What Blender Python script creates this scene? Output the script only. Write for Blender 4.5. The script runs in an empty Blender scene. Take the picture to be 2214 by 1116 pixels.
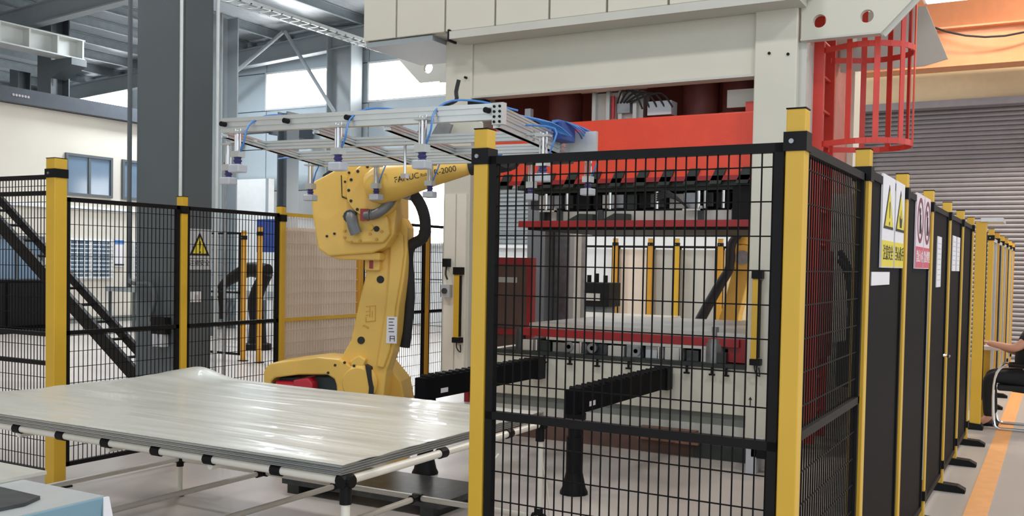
import bpy, math, random
from math import sin, cos, pi, radians
from mathutils import Vector as V, Matrix
random.seed(7)
C = bpy.context.scene.collection
SC = bpy.context.scene

# ------------------------------------------------------------------ camera, world, lights, exposure
YAW, PITCH, ROLL = radians(29.3864), radians(-1.76222), radians(1.05765)
fw = V((-sin(YAW)*cos(PITCH), cos(YAW)*cos(PITCH), sin(PITCH)))
rt = V((cos(YAW), sin(YAW), 0)); up = rt.cross(fw)
r2 = rt*cos(ROLL)+up*sin(ROLL); u2 = up*cos(ROLL)-rt*sin(ROLL)
cd = bpy.data.cameras.new('camera'); cam = bpy.data.objects.new('camera', cd); C.objects.link(cam)
m = Matrix.Identity(4)
for i in range(3):
    m[i][0] = r2[i]; m[i][1] = u2[i]; m[i][2] = -fw[i]
m[0][3], m[1][3], m[2][3] = 0, 0, 1.6
cam.matrix_world = m
cd.sensor_width = 36; cd.lens = 36*2097.09/2214; cd.shift_y = 75.19/2214
cd.clip_start = .05; cd.clip_end = 200
SC.camera = cam

w = bpy.data.worlds.new('sky'); SC.world = w; w.use_nodes = True
bg = w.node_tree.nodes['Background']
bg.inputs[0].default_value = (.86, .94, 1.0, 1); bg.inputs[1].default_value = 1.25

def area(name, loc, sx, sy, power, color, rot=(0, 0, 0)):
    d = bpy.data.lights.new(name, 'AREA'); d.shape = 'RECTANGLE'; d.size = sx; d.size_y = sy
    d.energy = power; d.color = color
    o = bpy.data.objects.new(name, d); C.objects.link(o); o.location = loc; o.rotation_euler = rot
    return o
WARM = (1, .93, .84); NEUT = (1, .97, .93); COOL = (.85, .93, 1)
LAMPS = [(-1.45, 17.3, 6.05, 22, (1, .93, .84)), (-3.4, 3.6, 7.4, 95, NEUT), (2.2, 3.6, 7.4, 150, NEUT), (1.6, 10.5, 7.4, 90, WARM),
         (-8.6, 9.0, 7.4, 200, COOL), (-9.5, 3.6, 7.4, 130, NEUT), (-13, 12.0, 7.4, 360, COOL), (-16, 6.0, 7.2, 190, NEUT), (-8.0, 16.0, 7.5, 200, NEUT),
         (-18.6, 16.5, 7.0, 260, COOL), (1.6, 16.0, 7.2, 500, (1, .86, .68))]  # only the first lamp is seen; the others are unseen, added for light
for lx, ly, lz, pw, col in LAMPS:
    area('lamp_light', (lx, ly, lz-.03), 1.1, .5, pw, col)

SC.view_settings.view_transform = 'Standard'; SC.view_settings.look = 'None'
SC.view_settings.gamma = 1; SC.view_settings.use_curve_mapping = False
SC.view_settings.exposure = 0.1
SC.cycles.use_denoising = True
SC.cycles.max_bounces = 8; SC.cycles.diffuse_bounces = 4; SC.cycles.transparent_max_bounces = 12
SC.cycles.sample_clamp_indirect = 6

# ------------------------------------------------------------------ materials
def lin(c):
    return tuple(((x/255)/12.92 if x/255 <= .04045 else ((x/255+.055)/1.055)**2.4) for x in c)
def mat(name, rgb, rough=.5, metal=0, var=.12, nscale=6, bump=0, bscale=40, coat=0, spec=.5, emit=0, alpha=1, trans=0, stretch=None, ior=1.5):
    M = bpy.data.materials.new(name); M.use_nodes = True
    nt = M.node_tree; b = nt.nodes['Principled BSDF']
    c = lin(rgb)
    b.inputs['Roughness'].default_value = rough; b.inputs['Metallic'].default_value = metal
    b.inputs['Coat Weight'].default_value = coat; b.inputs['Specular IOR Level'].default_value = spec
    b.inputs['IOR'].default_value = ior; b.inputs['Alpha'].default_value = alpha; b.inputs['Transmission Weight'].default_value = trans
    tc = nt.nodes.new('ShaderNodeTexCoord'); src = tc.outputs['Object']
    if stretch:
        mp = nt.nodes.new('ShaderNodeMapping'); mp.inputs['Scale'].default_value = stretch
        nt.links.new(src, mp.inputs[0]); src = mp.outputs[0]
    if var:
        n = nt.nodes.new('ShaderNodeTexNoise'); n.inputs['Scale'].default_value = nscale; n.inputs['Detail'].default_value = 5
        nt.links.new(src, n.inputs['Vector'])
        r = nt.nodes.new('ShaderNodeValToRGB'); r.color_ramp.elements[0].position = .3; r.color_ramp.elements[1].position = .7
        r.color_ramp.elements[0].color = (*[x*(1-var) for x in c], 1); r.color_ramp.elements[1].color = (*[min(1, x*(1+var)) for x in c], 1)
        nt.links.new(n.outputs[0], r.inputs[0]); nt.links.new(r.outputs[0], b.inputs['Base Color'])
    else:
        b.inputs['Base Color'].default_value = (*c, 1)
    if emit:
        b.inputs['Emission Color'].default_value = (*c, 1); b.inputs['Emission Strength'].default_value = emit
    if bump:
        n2 = nt.nodes.new('ShaderNodeTexNoise'); n2.inputs['Scale'].default_value = bscale; n2.inputs['Detail'].default_value = 4
        nt.links.new(src, n2.inputs['Vector'])
        bp = nt.nodes.new('ShaderNodeBump'); bp.inputs['Strength'].default_value = bump; bp.inputs['Distance'].default_value = .01
        nt.links.new(n2.outputs[0], bp.inputs['Height']); nt.links.new(bp.outputs[0], b.inputs['Normal'])
    return M
M = {}
M['yellow'] = mat('yellow_paint', (218, 173, 53), .35, var=.05, nscale=3)
M['robot'] = mat('robot_yellow', (232, 188, 90), .42, var=.05, nscale=4)
M['amber'] = mat('amber_paint', (206, 150, 48), .4, var=.06)
M['black'] = mat('black_paint', (26, 25, 26), .5, ior=1.25, var=.15)
M['blackp'] = mat('black_panel', (18, 18, 21), .6, ior=1.15, var=.1, nscale=2)
M['rubber'] = mat('dark_rubber', (38, 38, 40), .7, var=.2)
M['wire'] = mat('black_wire', (22, 20, 20), .6, var=0, ior=1.2)
M['beige'] = mat('beige_machine_paint', (210, 206, 192), .45, var=.035, nscale=1.3, bump=.03, bscale=30)
M['beige2'] = mat('pale_grey_paint', (196, 195, 187), .45, var=.04, nscale=2)
M['red'] = mat('red_machine_paint', (232, 72, 46), .3, var=.06, nscale=5, bump=.12, bscale=120)
M['redd'] = mat('dark_red_paint', (150, 34, 38), .4, var=.12)
M['redl'] = mat('ladder_red_paint', (208, 60, 48), .35, var=.08)
M['maroon'] = mat('maroon_primer', (164, 98, 90), .5, var=.15)
M['steel'] = mat('dark_steel_column', (86, 93, 97), .45, var=.06, nscale=1.5)
M['steell'] = mat('light_steel_frame', (150, 158, 162), .45, var=.06, nscale=1.5)
M['girder'] = mat('crane_girder_grey', (205, 207, 203), .5, var=.08, nscale=2)
M['beamd'] = mat('charcoal_beam', (72, 78, 86), .5, var=.08)
M['clad'] = mat('wall_cladding', (186, 198, 205), .5, var=.04, nscale=1)
M['office'] = mat('office_plaster', (214, 207, 194), .7, var=.03, nscale=1)
M['white'] = mat('white_paint', (228, 230, 230), .5, var=.03)
M['roof'] = mat('roof_foil', (196, 202, 206), .35, .35, var=.2, nscale=8, bump=.3, bscale=14, stretch=(6, .35, 1))
M['purlin'] = mat('purlin_galvanised', (150, 160, 164), .45, .3, var=.1)
M['floor'] = mat('grey_epoxy_floor', (190, 181, 175), .33, var=.06, nscale=.8, bump=.03, bscale=8)
M['orange'] = mat('orange_floor_paint', (240, 172, 108), .5, var=.07, nscale=9)
M['crane'] = mat('crane_orange', (222, 150, 106), .45, var=.05)
M['cream'] = mat('cream_header', (248, 226, 184), .6, var=.03)
M['shutter'] = mat('shutter_grey', (152, 148, 152), .4, .25, var=.05)
M['alu'] = mat('aluminium_profile', (205, 207, 205), .32, .55, var=.05)
M['chrome'] = mat('chrome', (220, 220, 222), .15, 1, var=.03)
M['stl'] = mat('bare_steel', (150, 152, 156), .35, .7, var=.18, nscale=12)
M['stld'] = mat('oily_dark_steel', (70, 72, 74), .4, .5, var=.3, nscale=14)
M['die'] = mat('cast_die_green_black', (48, 54, 50), .5, .2, var=.25, nscale=9)
M['plate'] = mat('ground_die_plate', (196, 192, 186), .35, .3, var=.06)
M['pipe'] = mat('white_plastic_pipe', (232, 226, 214), .3, var=.03)
M['film'] = mat('film_covered_sheet', (204, 202, 192), .33, .1, var=.07, nscale=2, bump=.55, bscale=4, coat=.2, stretch=(.35, 4, 1))
M['filmb'] = mat('bluish_film', (186, 190, 190), .35, .1, var=.06)
M['cw'] = mat('cream_white_panel', (234, 228, 216), .5, var=.03)
M['sheet'] = mat('metal_sheet', (186, 186, 182), .3, .6, var=.06)
M['bluebox'] = mat('pale_blue_panel', (128, 162, 178), .4, var=.06)
M['bluehose'] = mat('blue_air_hose', (70, 130, 200), .35, var=.05)
M['navy'] = mat('navy_bellows', (64, 58, 110), .5, var=.1)
M['pad'] = mat('grey_suction_pad', (188, 190, 196), .5, var=.06)
M['hose'] = mat('grey_conduit_hose', (126, 126, 128), .45, .3, var=.15)
M['conduit'] = mat('galvanised_conduit', (214, 218, 216), .35, .4, var=.06)
M['paper'] = mat('white_sign', (232, 228, 232), .5, var=.02)
M['pink'] = mat('pinkish_sign', (232, 214, 222), .5, var=.02)
M['sy'] = mat('sign_yellow', (226, 206, 60), .5, var=.02)
M['sr'] = mat('sign_red', (206, 86, 104), .5, var=.02)
M['ink'] = mat('black_ink', (24, 24, 24), .6, var=0)
M['inkr'] = mat('dark_red_ring', (120, 60, 80), .6, var=0)
M['glassb'] = mat('blue_grey_window_glass', (112, 132, 152), .12, var=.1, nscale=1)
M['glow'] = mat('daylit_pane', (255, 255, 255), .5, var=0, emit=9)
M['lamp'] = mat('lamp_diffuser', (255, 255, 255), .5, var=0, emit=3.5)
M['curt'] = mat('tan_mesh_sheeting', (226, 210, 193), .7, var=.03, nscale=2)
M['navyb'] = mat('blue_board', (44, 70, 140), .5, var=.06)
M['wood'] = mat('rough_timber', (120, 86, 72), .8, var=.25, nscale=10)
M['base'] = mat('rusty_base', (98, 72, 64), .7, var=.25, nscale=5)
M['baseg'] = mat('grey_plinth', (120, 124, 118), .6, var=.1)
M['skin'] = mat('skin', (206, 152, 128), .5, var=.04)
M['shirt'] = mat('black_cotton', (28, 29, 32), .85, var=.15)
M['hair'] = mat('black_hair', (24, 20, 18), .6, var=.2)
M['redm'] = mat('red_plastic', (196, 40, 56), .3, var=.05)
M['teal'] = mat('dark_teal_motor', (38, 56, 58), .5, var=.1)
M['brown'] = mat('smoked_panel', (98, 74, 66), .3, var=.12)

# ------------------------------------------------------------------ mesh builder and scene tree helpers
class MB:
    def __init__(s): s.v = []; s.f = []
    def add(s, vs, fs):
        n = len(s.v); s.v += [tuple(x) for x in vs]; s.f += [tuple(i+n for i in q) for q in fs]; return s
    def hexa(s, p):
        return s.add(p, [(0, 3, 2, 1), (4, 5, 6, 7), (0, 1, 5, 4), (1, 2, 6, 5), (2, 3, 7, 6), (3, 0, 4, 7)])
    def box(s, x0, x1, y0, y1, z0, z1):
        return s.hexa([(x0, y0, z0), (x1, y0, z0), (x1, y1, z0), (x0, y1, z0), (x0, y0, z1), (x1, y0, z1), (x1, y1, z1), (x0, y1, z1)])
    def bar(s, a, b, wd, ht, upv=(0, 0, 1)):
        a, b = V(a), V(b); d = (b-a).normalized(); u = V(upv)
        if abs(d.dot(u)) > .99: u = V((0, 1, 0))
        sd = d.cross(u).normalized(); u = sd.cross(d)
        q = [(-1, -1), (1, -1), (1, 1), (-1, 1)]
        return s.hexa([a+sd*x*wd/2+u*y*ht/2 for x, y in q]+[b+sd*x*wd/2+u*y*ht/2 for x, y in q])
    def cyl(s, a, b, r, n=12, rb=None, cap=True):
        a, b = V(a), V(b); rb = r if rb is None else rb; d = (b-a).normalized()
        u = V((0, 0, 1)) if abs(d.z) < .9 else V((1, 0, 0))
        e = d.cross(u).normalized(); g = d.cross(e)
        vs = []; 
        for p, rr in ((a, r), (b, rb)):
            for i in range(n): t = 2*pi*i/n; vs.append(p+e*rr*cos(t)+g*rr*sin(t))
        fs = [(i, (i+1) % n, n+(i+1) % n, n+i) for i in range(n)]
        if cap: fs += [tuple(range(n-1, -1, -1)), tuple(range(n, 2*n))]
        return s.add(vs, fs)
    def tube(s, pts, r, n=7, smooth=3):
        P = [V(p) for p in pts]
        if smooth and len(P) > 2:
            Q = []
            for i in range(len(P)-1):
                p0 = P[max(0, i-1)]; p1 = P[i]; p2 = P[i+1]; p3 = P[min(len(P)-1, i+2)]
                for k in range(smooth):
                    t = k/smooth
                    Q.append(.5*((2*p1)+(p2-p0)*t+(2*p0-5*p1+4*p2-p3)*t*t+(3*p1-p0-3*p2+p3)*t**3))
            Q.append(P[-1]); P = Q
        rs = r if isinstance(r, (list, tuple)) else None
        N = len(P); vs = []; pe = None
        for i, p in enumerate(P):
            d = (P[min(N-1, i+1)]-P[max(0, i-1)]).normalized()
            if pe is None:
                u = V((0, 0, 1)) if abs(d.z) < .9 else V((1, 0, 0)); e = d.cross(u).normalized()
            else:
                e = (pe-d*pe.dot(d)).normalized()
            pe = e; g = d.cross(e)
            rr = r if rs is None else rs[0]+(rs[1]-rs[0])*i/(N-1)
            for k in range(n): t = 2*pi*k/n; vs.append(p+e*rr*cos(t)+g*rr*sin(t))
        fs = [(i*n+k, i*n+(k+1) % n, (i+1)*n+(k+1) % n, (i+1)*n+k) for i in range(N-1) for k in range(n)]
        fs += [tuple(range(n-1, -1, -1)), tuple(range((N-1)*n, N*n))]
        return s.add(vs, fs)
    def prism(s, poly, o, ex, ey, ez, d0, d1):
        o, ex, ey, ez = V(o), V(ex), V(ey), V(ez); n = len(poly)
        vs = [o+ex*a+ey*b+ez*d0 for a, b in poly]+[o+ex*a+ey*b+ez*d1 for a, b in poly]
        fs = [(i, (i+1) % n, n+(i+1) % n, n+i) for i in range(n)]+[tuple(range(n-1, -1, -1)), tuple(range(n, 2*n))]
        return s.add(vs, fs)
    def lathe(s, prof, o, ax, n=20):
        o, ax = V(o), V(ax).normalized(); u = V((0, 0, 1)) if abs(ax.z) < .9 else V((1, 0, 0))
        e = ax.cross(u).normalized(); g = ax.cross(e); vs = []
        for h, r in prof:
            for k in range(n): t = 2*pi*k/n; vs.append(o+ax*h+e*r*cos(t)+g*r*sin(t))
        L = len(prof)
        fs = [(i*n+k, i*n+(k+1) % n, (i+1)*n+(k+1) % n, (i+1)*n+k) for i in range(L-1) for k in range(n)]
        fs += [tuple(range(n-1, -1, -1)), tuple(range((L-1)*n, L*n))]
        return s.add(vs, fs)

def thing(name, loc, label, cat, group=None):
    o = bpy.data.objects.new(name, None); C.objects.link(o); o.location = loc; o.empty_display_size = .1
    o['label'] = label; o['category'] = cat
    if group: o['group'] = group
    return o
ORI = {}
def origin(o):
    while o.parent: o = o.parent
    return V(o.location)
def obj(name, mb, m, parent=None, label=None, kind=None, bevel=0, smooth=False, loc=None):
    o0 = origin(parent) if parent else (V(loc) if loc else V((0, 0, 0)))
    me = bpy.data.meshes.new(name); me.from_pydata([tuple(V(v)-o0) for v in mb.v], [], mb.f); me.update()
    import bmesh
    bm = bmesh.new(); bm.from_mesh(me); bmesh.ops.recalc_face_normals(bm, faces=bm.faces); bm.to_mesh(me); bm.free()
    me.materials.append(M[m])
    o = bpy.data.objects.new(name, me); C.objects.link(o)
    if parent: o.parent = parent
    else: o.location = o0
    if label: o['label'] = label
    if kind: o['kind'] = kind
    if smooth:
        for p in me.polygons: p.use_smooth = True
        try: me.set_sharp_from_angle(angle=radians(40))
        except Exception: pass
    if bevel:
        b = o.modifiers.new('bevel', 'BEVEL'); b.width = bevel; b.segments = 2; b.limit_method = 'ANGLE'
        b.harden_normals = False
    return o
def struct(name, mb, m, **k):
    return obj(name, mb, m, kind='structure', **k)
def solo(name, mb, m, label, cat, loc, group=None, **k):
    o = obj(name, mb, m, loc=loc, **k); o['label'] = label; o['category'] = cat
    if group: o['group'] = group
    return o
def copy_tree(o, parent=None):
    c = o.copy(); C.objects.link(c)
    if parent: c.parent = parent
    for ch in o.children: copy_tree(ch, c)
    return c
def again(o, loc, label):
    c = copy_tree(o); c.location = loc; c['label'] = label; return c
def B(*a): return MB().box(*a)
def text(name, s, size, o, ex, ey, m, parent, align='CENTER', label=None):
    cu = bpy.data.curves.new(name, 'FONT'); cu.body = s; cu.size = size; cu.align_x = align; cu.align_y = 'CENTER'; cu.extrude = .0008
    t = bpy.data.objects.new(name+'_src', cu); C.objects.link(t)
    dg = bpy.context.evaluated_depsgraph_get(); me = bpy.data.meshes.new_from_object(t.evaluated_get(dg))
    bpy.data.objects.remove(t); bpy.data.curves.remove(cu)
    ex, ey = V(ex).normalized(), V(ey).normalized(); ez = ex.cross(ey); o0 = origin(parent)
    for v in me.vertices:
        v.co = V(o)+ex*v.co.x+ey*v.co.y+ez*v.co.z-o0
    me.materials.clear(); me.materials.append(M[m])
    ob = bpy.data.objects.new(name, me); C.objects.link(ob); ob.parent = parent
    if label: ob['label'] = label
    return ob

# ------------------------------------------------------------------ SETTING: floor, walls, roof
struct('floor', B(-34, 8, -4, 21, -.1, 0), 'floor')
struct('trim_1', B(-.5, -.36, -1, 19.7, 0, .003), 'orange')
# back wall (Y = 20) with cladding panels and daylit windows
bw = struct('wall_back', B(-34, 8, 20.12, 20.3, 0, 9.6), 'clad')
WIN = [(-27.45, -24.58), (-23.6, -21.3), (-19.12, -16.76), (-15.6, -12.6)]
rows = [(0, 1.15), (1.15, 2.3), (2.3, 3.45), (3.45, 4.6), (4.6, 5.65), (5.65, 6.68), (6.68, 7.7), (7.7, 8.9)]
edges = sorted({-34, -31, -29.2, -11.2, -9.4, -7.5, -5.6, -3.9} | {x for wd in WIN for x in wd})
LOWW = (-14.9, -13.0)
for z0, z1 in rows:
    for x0, x1 in zip(edges[:-1], edges[1:]):
        if z0 == 5.65 and (x0, x1) in WIN: continue
        if x1 > -5 and z1 < 4.7: continue
        obj('wall_panel', B(x0+.012, x1-.012, 20.0, 20.12, z0+.012, z1-.012), 'white' if z1 < 3.5 else 'clad', bw)
def window(n, x0, x1, z0, z1, y=20.0, mull=1):
    f = MB()
    f.box(x0, x1, y-.06, y+.06, z0, z0+.05).box(x0, x1, y-.06, y+.06, z1-.05, z1).box(x0, x0+.05, y-.06, y+.06, z0+.05, z1-.05).box(x1-.05, x1, y-.06, y+.06, z0+.05, z1-.05)
    o = struct('window_%d' % n, f, 'white')
    obj('pane', B(x0+.05, x1-.05, y+.01, y+.03, z0+.05, z1-.05), 'glow', o)
for i, (a, b) in enumerate(WIN): window(i+1, a, b, 5.65, 6.68)
window(5, -14.9, -13.0, 2.0, 4.0, 19.93)
# eaves girt and angle rails on the back wall
struct('trim_2', B(-34, -5, 19.9, 20.0, 5.3, 5.36), 'steell')
struct('trim_3', B(-34, -5, 19.9, 20.0, 7.0, 7.06), 'steell')
# right part: header, shutter, crane beam in front of it
struct('trim_4', B(-3.9, 8, 19.7, 19.99, 4.75, 5.6), 'cream')
struct('trim_5', B(-3.9, 8, 19.55, 19.99, 4.62, 4.75), 'shutter')
sh = struct('door_1', B(-3.4, 8, 19.94, 20.0, 0, 4.62), 'shutter')
for k in range(54):
    z = .02+k*.0852
    mb = MB().prism([(0, 0), (-.03, .012), (-.045, .043), (-.03, .074), (0, .085)], (-3.4, 19.94, z), (0, 1, 0), (0, 0, 1), (1, 0, 0), 0, 11.4)
    obj('slat', mb, 'shutter', sh)
struct('trim_6', B(-3.62, -3.4, 19.7, 19.99, 0, 4.62), 'beige')
cb = MB().box(-3.2, 8, 18.2, 18.7, 5.1, 5.13).box(-3.2, 8, 18.2, 18.7, 5.75, 5.78).box(-3.2, 8, 18.35, 18.55, 5.13, 5.75)
def hang(p0, p1, sag, n=8):
    p0, p1 = V(p0), V(p1)
    return [p0.lerp(p1, i/n)-V((0, 0, sag*4*(i/n)*(1-i/n))) for i in range(n+1)]

# unseen wall added behind the viewer to block sky light on the left
struct('wall_sky_blocker', B(-34, -7, -4.2, -4, 0, 6.6), 'office')
# left office block
ow = struct('wall_left', B(-20.3, -20.0, -4, 19.6, 0, 4.87), 'office')
struct('trim_7', B(-20.35, -19.78, -4, 19.8, 4.88, 5.2), 'beamd')
text('lettering', '※※※※※※', .11, (-19.77, 13.2, 5.03), (0, 1, 0), (0, 0, 1), 'paper', bpy.data.objects['trim_7'])
def owin(n, y0, y1, z0, z1, bars=False):
    x = -20.0
    f = MB()
    t = .06
    f.box(x-.02, x+.06, y0, y1, z0, z0+t).box(x-.02, x+.06, y0, y1, z1-t, z1).box(x-.02, x+.06, y0, y0+t, z0+t, z1-t).box(x-.02, x+.06, y1-t, y1, z0+t, z1-t)
    f.box(x-.01, x+.05, (y0+y1)/2-.03, (y0+y1)/2+.03, z0+t, z1-t)
    o = struct('window_%d' % n, f, 'steel' if not bars else 'white')
    ym = (y0+y1)/2
    obj('pane', B(x, x+.02, y0+t, ym-.03, z0+t, z1-t), 'glassb', o); obj('pane', B(x, x+.02, ym+.03, y1-t, z0+t, z1-t), 'glassb', o)
    if bars:
        g = MB(); nb = 10
        for k in range(nb): z = z0+(k+.5)*(z1-z0)/nb; g.cyl((x+.1, y0, z), (x+.1, y1, z), .012, 6)
        for k in range(7): y = y0+k*(y1-y0)/6; g.cyl((x+.1, y, z0), (x+.1, y, z1), .01, 6)
        obj('security_bars', g, 'white', o, kind='stuff')
owin(6, 14.43, 15.7, 2.98, 3.95); owin(7, 15.98, 17.2, 2.98, 3.95); owin(8, 14.5, 15.68, 1.03, 1.99, True)
owin(9, 16.3, 17.6, 1.03, 1.99, True); owin(10, 12.6, 13.9, 1.0, 2.0)
struct('baseboard_left', B(-20, -19.96, -4, 19.6, 0, .14), 'baseg')
struct('trim_8', B(-20, -19.93, -4, 19.6, 2.66, 2.74), 'white')

# roof: sloping foil faced sheets on purlins and rafters
def rz(x): return 7.75+.06*(x+15.6)
rf = struct('ceiling', MB().hexa([(-34, -4, rz(-34)), (8, -4, rz(8)), (8, 19.98, rz(8)), (-34, 19.98, rz(-34)), (-34, -4, rz(-34)+.06), (8, -4, rz(8)+.06), (8, 19.98, rz(8)+.06), (-34, 19.98, rz(-34)+.06)]), 'roof')
for k in range(30):
    x = -33+k*1.35
    z = rz(x)
    mb = MB().box(x-.035, x+.035, -4, 20, z-.24, z-.22).box(x-.035, x-.025, -4, 20, z-.22, z-.01).box(x-.035, x+.035, -4, 20, z-.03, z-.012)
    obj('purlin', mb, 'purlin', rf)
def rafter(y, name='rafter', x0=-34, x1=8):
    mb = MB()
    for (za, zb, hw) in ((-.72, -.69, .12), (-.28, -.25, .12), (-.69, -.28, .01)):
        mb.hexa([(x0, y-hw, rz(x0)+za), (x1, y-hw, rz(x1)+za), (x1, y+hw, rz(x1)+za), (x0, y+hw, rz(x0)+za), (x0, y-hw, rz(x0)+zb), (x1, y-hw, rz(x1)+zb), (x1, y+hw, rz(x1)+zb), (x0, y+hw, rz(x0)+zb)])
    obj(name, mb, 'steell', rf)
for y in (4.5, 9.2, 13.9, 19.6): rafter(y)

def hcol(name, x0, x1, y0, y1, z0, z1, m, fl=.03, along='x'):
    mb = MB()
    if along == 'x':
        mb.box(x0, x0+fl, y0, y1, z0, z1).box(x1-fl, x1, y0, y1, z0, z1).box(x0+fl, x1-fl, (y0+y1)/2-.015, (y0+y1)/2+.015, z0, z1)
    else:
        mb.box(x0, x1, y0, y0+fl, z0, z1).box(x0, x1, y1-fl, y1, z0, z1).box((x0+x1)/2-.015, (x0+x1)/2+.015, y0+fl, y1-fl, z0, z1)
    return mb
struct('trim_9', hcol('', -16.5, -15.7, 19.4, 19.85, 0, 7.3, 'steell', along='x'), 'steell')
struct('trim_10', hcol('', -16.9, -16.25, 15.6, 16.1, 0, 7.0, 'steell', along='y'), 'steell')
struct('trim_11', hcol('', -21.25, -20.75, 14.6, 15.1, 5.2, 7.4, 'steel', along='y'), 'steel')
struct('trim_12', hcol('', -26.9, -26.5, 17.6, 18.0, 4, 7.4, 'steel', along='y'), 'steel')
# runway girder with stiffeners at the upper left
rg = struct('trim_13', MB().box(-20.55, -20.05, 3, 15.0, 6.16, 6.19).box(-20.55, -20.05, 3, 15.0, 6.6, 6.63).box(-20.32, -20.28, 3, 15.0, 6.19, 6.6), 'girder')
for y in (11.9, 12.9, 13.6, 14.3, 14.95): obj('stiffener', B(-20.28, -20.06, y-.02, y+.02, 6.19, 6.6), 'girder', rg)
obj('crane_rail', B(-20.33, -20.27, 3, 15.0, 6.63, 6.7), 'beamd', rg)
obj('bracket', MB().prism([(0, 0), (0, .42), (.75, .42), (.75, .26)], (-20.75, 14.6, 5.74), (1, 0, 0), (0, 0, 1), (0, 1, 0), 0, .4), 'steel', rg)
# crane cross beam right of the dark column
sb = struct('trim_14', MB().box(-19.9, -17.6, 18.2, 18.5, 4.78, 5.12), 'beamd')
text('lettering', '※※※※', .12, (-18.75, 18.19, 4.97), (1, 0, 0), (0, 0, 1), 'paper', sb)
struct('trim_15', B(-17.6, -17.3, 18.5, 19.85, 4.75, 5.02), 'beamd')
# diagonal braces and cable tray
br = struct('trim_16', MB().cyl((-17.6, 19.0, 7.45), (-20.4, 19.0, 5.95), .05, 8).cyl((-17.55, 19.0, 7.45), (-15.9, 19.0, 5.3), .05, 8), 'steell')
ct = MB()
for dx in (0, .35):
    ct.box(-14.9+dx, -14.86+dx, 12, 19.6, 6.78, 6.86)
for k in range(26): ct.box(-14.9, -14.51, 12+k*.3, 12.04+k*.3, 6.78, 6.8)
struct('trim_17', ct, 'conduit')
# office side partition boxes seen left of the robot
pb = struct('wall_partition', MB().box(-19.5, -17.3, 18.2, 18.4, 0, 3.6), 'white')
obj('partition_post', B(-18.9, -18.83, 18.15, 18.2, 0, 3.6), 'beige2', pb)
obj('partition_post', B(-17.35, -17.3, 18.15, 18.2, 0, 3.6), 'steell', pb)
struct('trim_18', hcol('', -15.9, -15.6, 17.0, 17.4, 0, 5.0, 'steel', along='x'), 'steel')

# ------------------------------------------------------------------ big dark steel column beside the robot cell
col = struct('column', MB().box(-7.86, -7.2, 6.46, 6.50, 0, 8.15).box(-7.86, -7.2, 6.76, 6.80, 0, 8.15).box(-7.55, -7.51, 6.5, 6.76, 0, 8.15).box(-7.24, -7.2, 6.5, 6.76, 0, 8.15), 'steel', loc=(-7.5, 6.6, 0))
obj('base_plate', B(-7.95, -7.1, 6.36, 6.9, 0, .03), 'steel', col)
def pipe(label, pts, r, m, loc, name='conduit'):
    return solo(name, MB().tube(pts, r, 8, smooth=4 if len(pts) > 3 else 0), m, label, 'pipe', loc, smooth=True)
pipe('thin pale conduit running up the front corner of the dark steel column', [(-7.22, 6.43, 2.0), (-7.22, 6.43, 8.05)], .016, 'conduit', (-7.22, 6.43, 2.0))
pipe('dark conduit on the left edge of the steel column bending behind the fence', [(-7.93, 6.43, 8.05), (-7.93, 6.43, 1.9), (-7.93, 6.43, 1.45), (-7.9, 6.42, 1.35), (-7.75, 6.4, 1.33), (-7.6, 6.41, 1.33), (-7.53, 6.41, 1.2), (-7.6, 6.41, .98), (-7.5, 6.41, .95)], .022, 'steel', (-7.93, 6.43, 8))
pipe('pale conduit on the right edge of the steel column', [(-7.17, 6.83, .3), (-7.17, 6.83, 8.05)], .018, 'conduit', (-7.17, 6.83, 1))
pipe('short galvanised conduit with a hooked top right of the steel column', [(-7.14, 6.92, .3), (-7.14, 6.92, 2.45), (-7.14, 6.93, 2.5), (-7.15, 6.9, 2.53)], .012, 'stl', (-7.14, 6.92, 1))
t = thing('socket_box', (-7.45, 6.45, .82), 'small grey power socket box low on the dark steel column', 'socket')
obj('housing', B(-7.55, -7.36, 6.38, 6.455, .86, 1.02), 'black', t)
for dx in (0, .09): obj('plug', B(-7.53+dx, -7.47+dx, 6.38, 6.44, .74, .86), 'pad', t)
t = thing('wall_plate', (-7.19, 6.6, 1.2), 'small square white switch plate on the side of the steel column', 'switch')
obj('plate', B(-7.2, -7.185, 6.54, 6.66, 1.17, 1.27), 'paper', t); obj('button', B(-7.185, -7.175, 6.58, 6.62, 1.2, 1.24), 'pad', t)
t = thing('warning_sign', (-7.19, 6.65, 1.48), 'grey sign with yellow exclamation triangle on the dark steel column', 'sign')
SX = -7.198
obj('sign_board', B(-7.2, -7.188, 6.49, 6.79, 1.48, 1.87), 'pad', t)
def tri(x, yc, zc, wd, ht, parent, border=.02):
    o = (x, yc, zc)
    obj('triangle_border', MB().prism([(-wd/2, 0), (wd/2, 0), (0, ht)], o, (0, 1, 0), (0, 0, 1), (1, 0, 0), 0, .002), 'ink', parent)
    k = border
    obj('triangle', MB().prism([(-wd/2+1.75*k*wd/ht, k), (wd/2-1.75*k*wd/ht, k), (0, ht-2.1*k)], o, (0, 1, 0), (0, 0, 1), (1, 0, 0), .002, .004), 'sy', parent)
tri(-7.188, 6.64, 1.615, .25, .225, t)
text('exclamation_mark', '!', .17, (-7.183, 6.64, 1.69), (0, 1, 0), (0, 0, 1), 'ink', t)
text('lettering', '注意安全', .065, (-7.187, 6.64, 1.54), (0, 1, 0), (0, 0, 1), 'ink', t)

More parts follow.
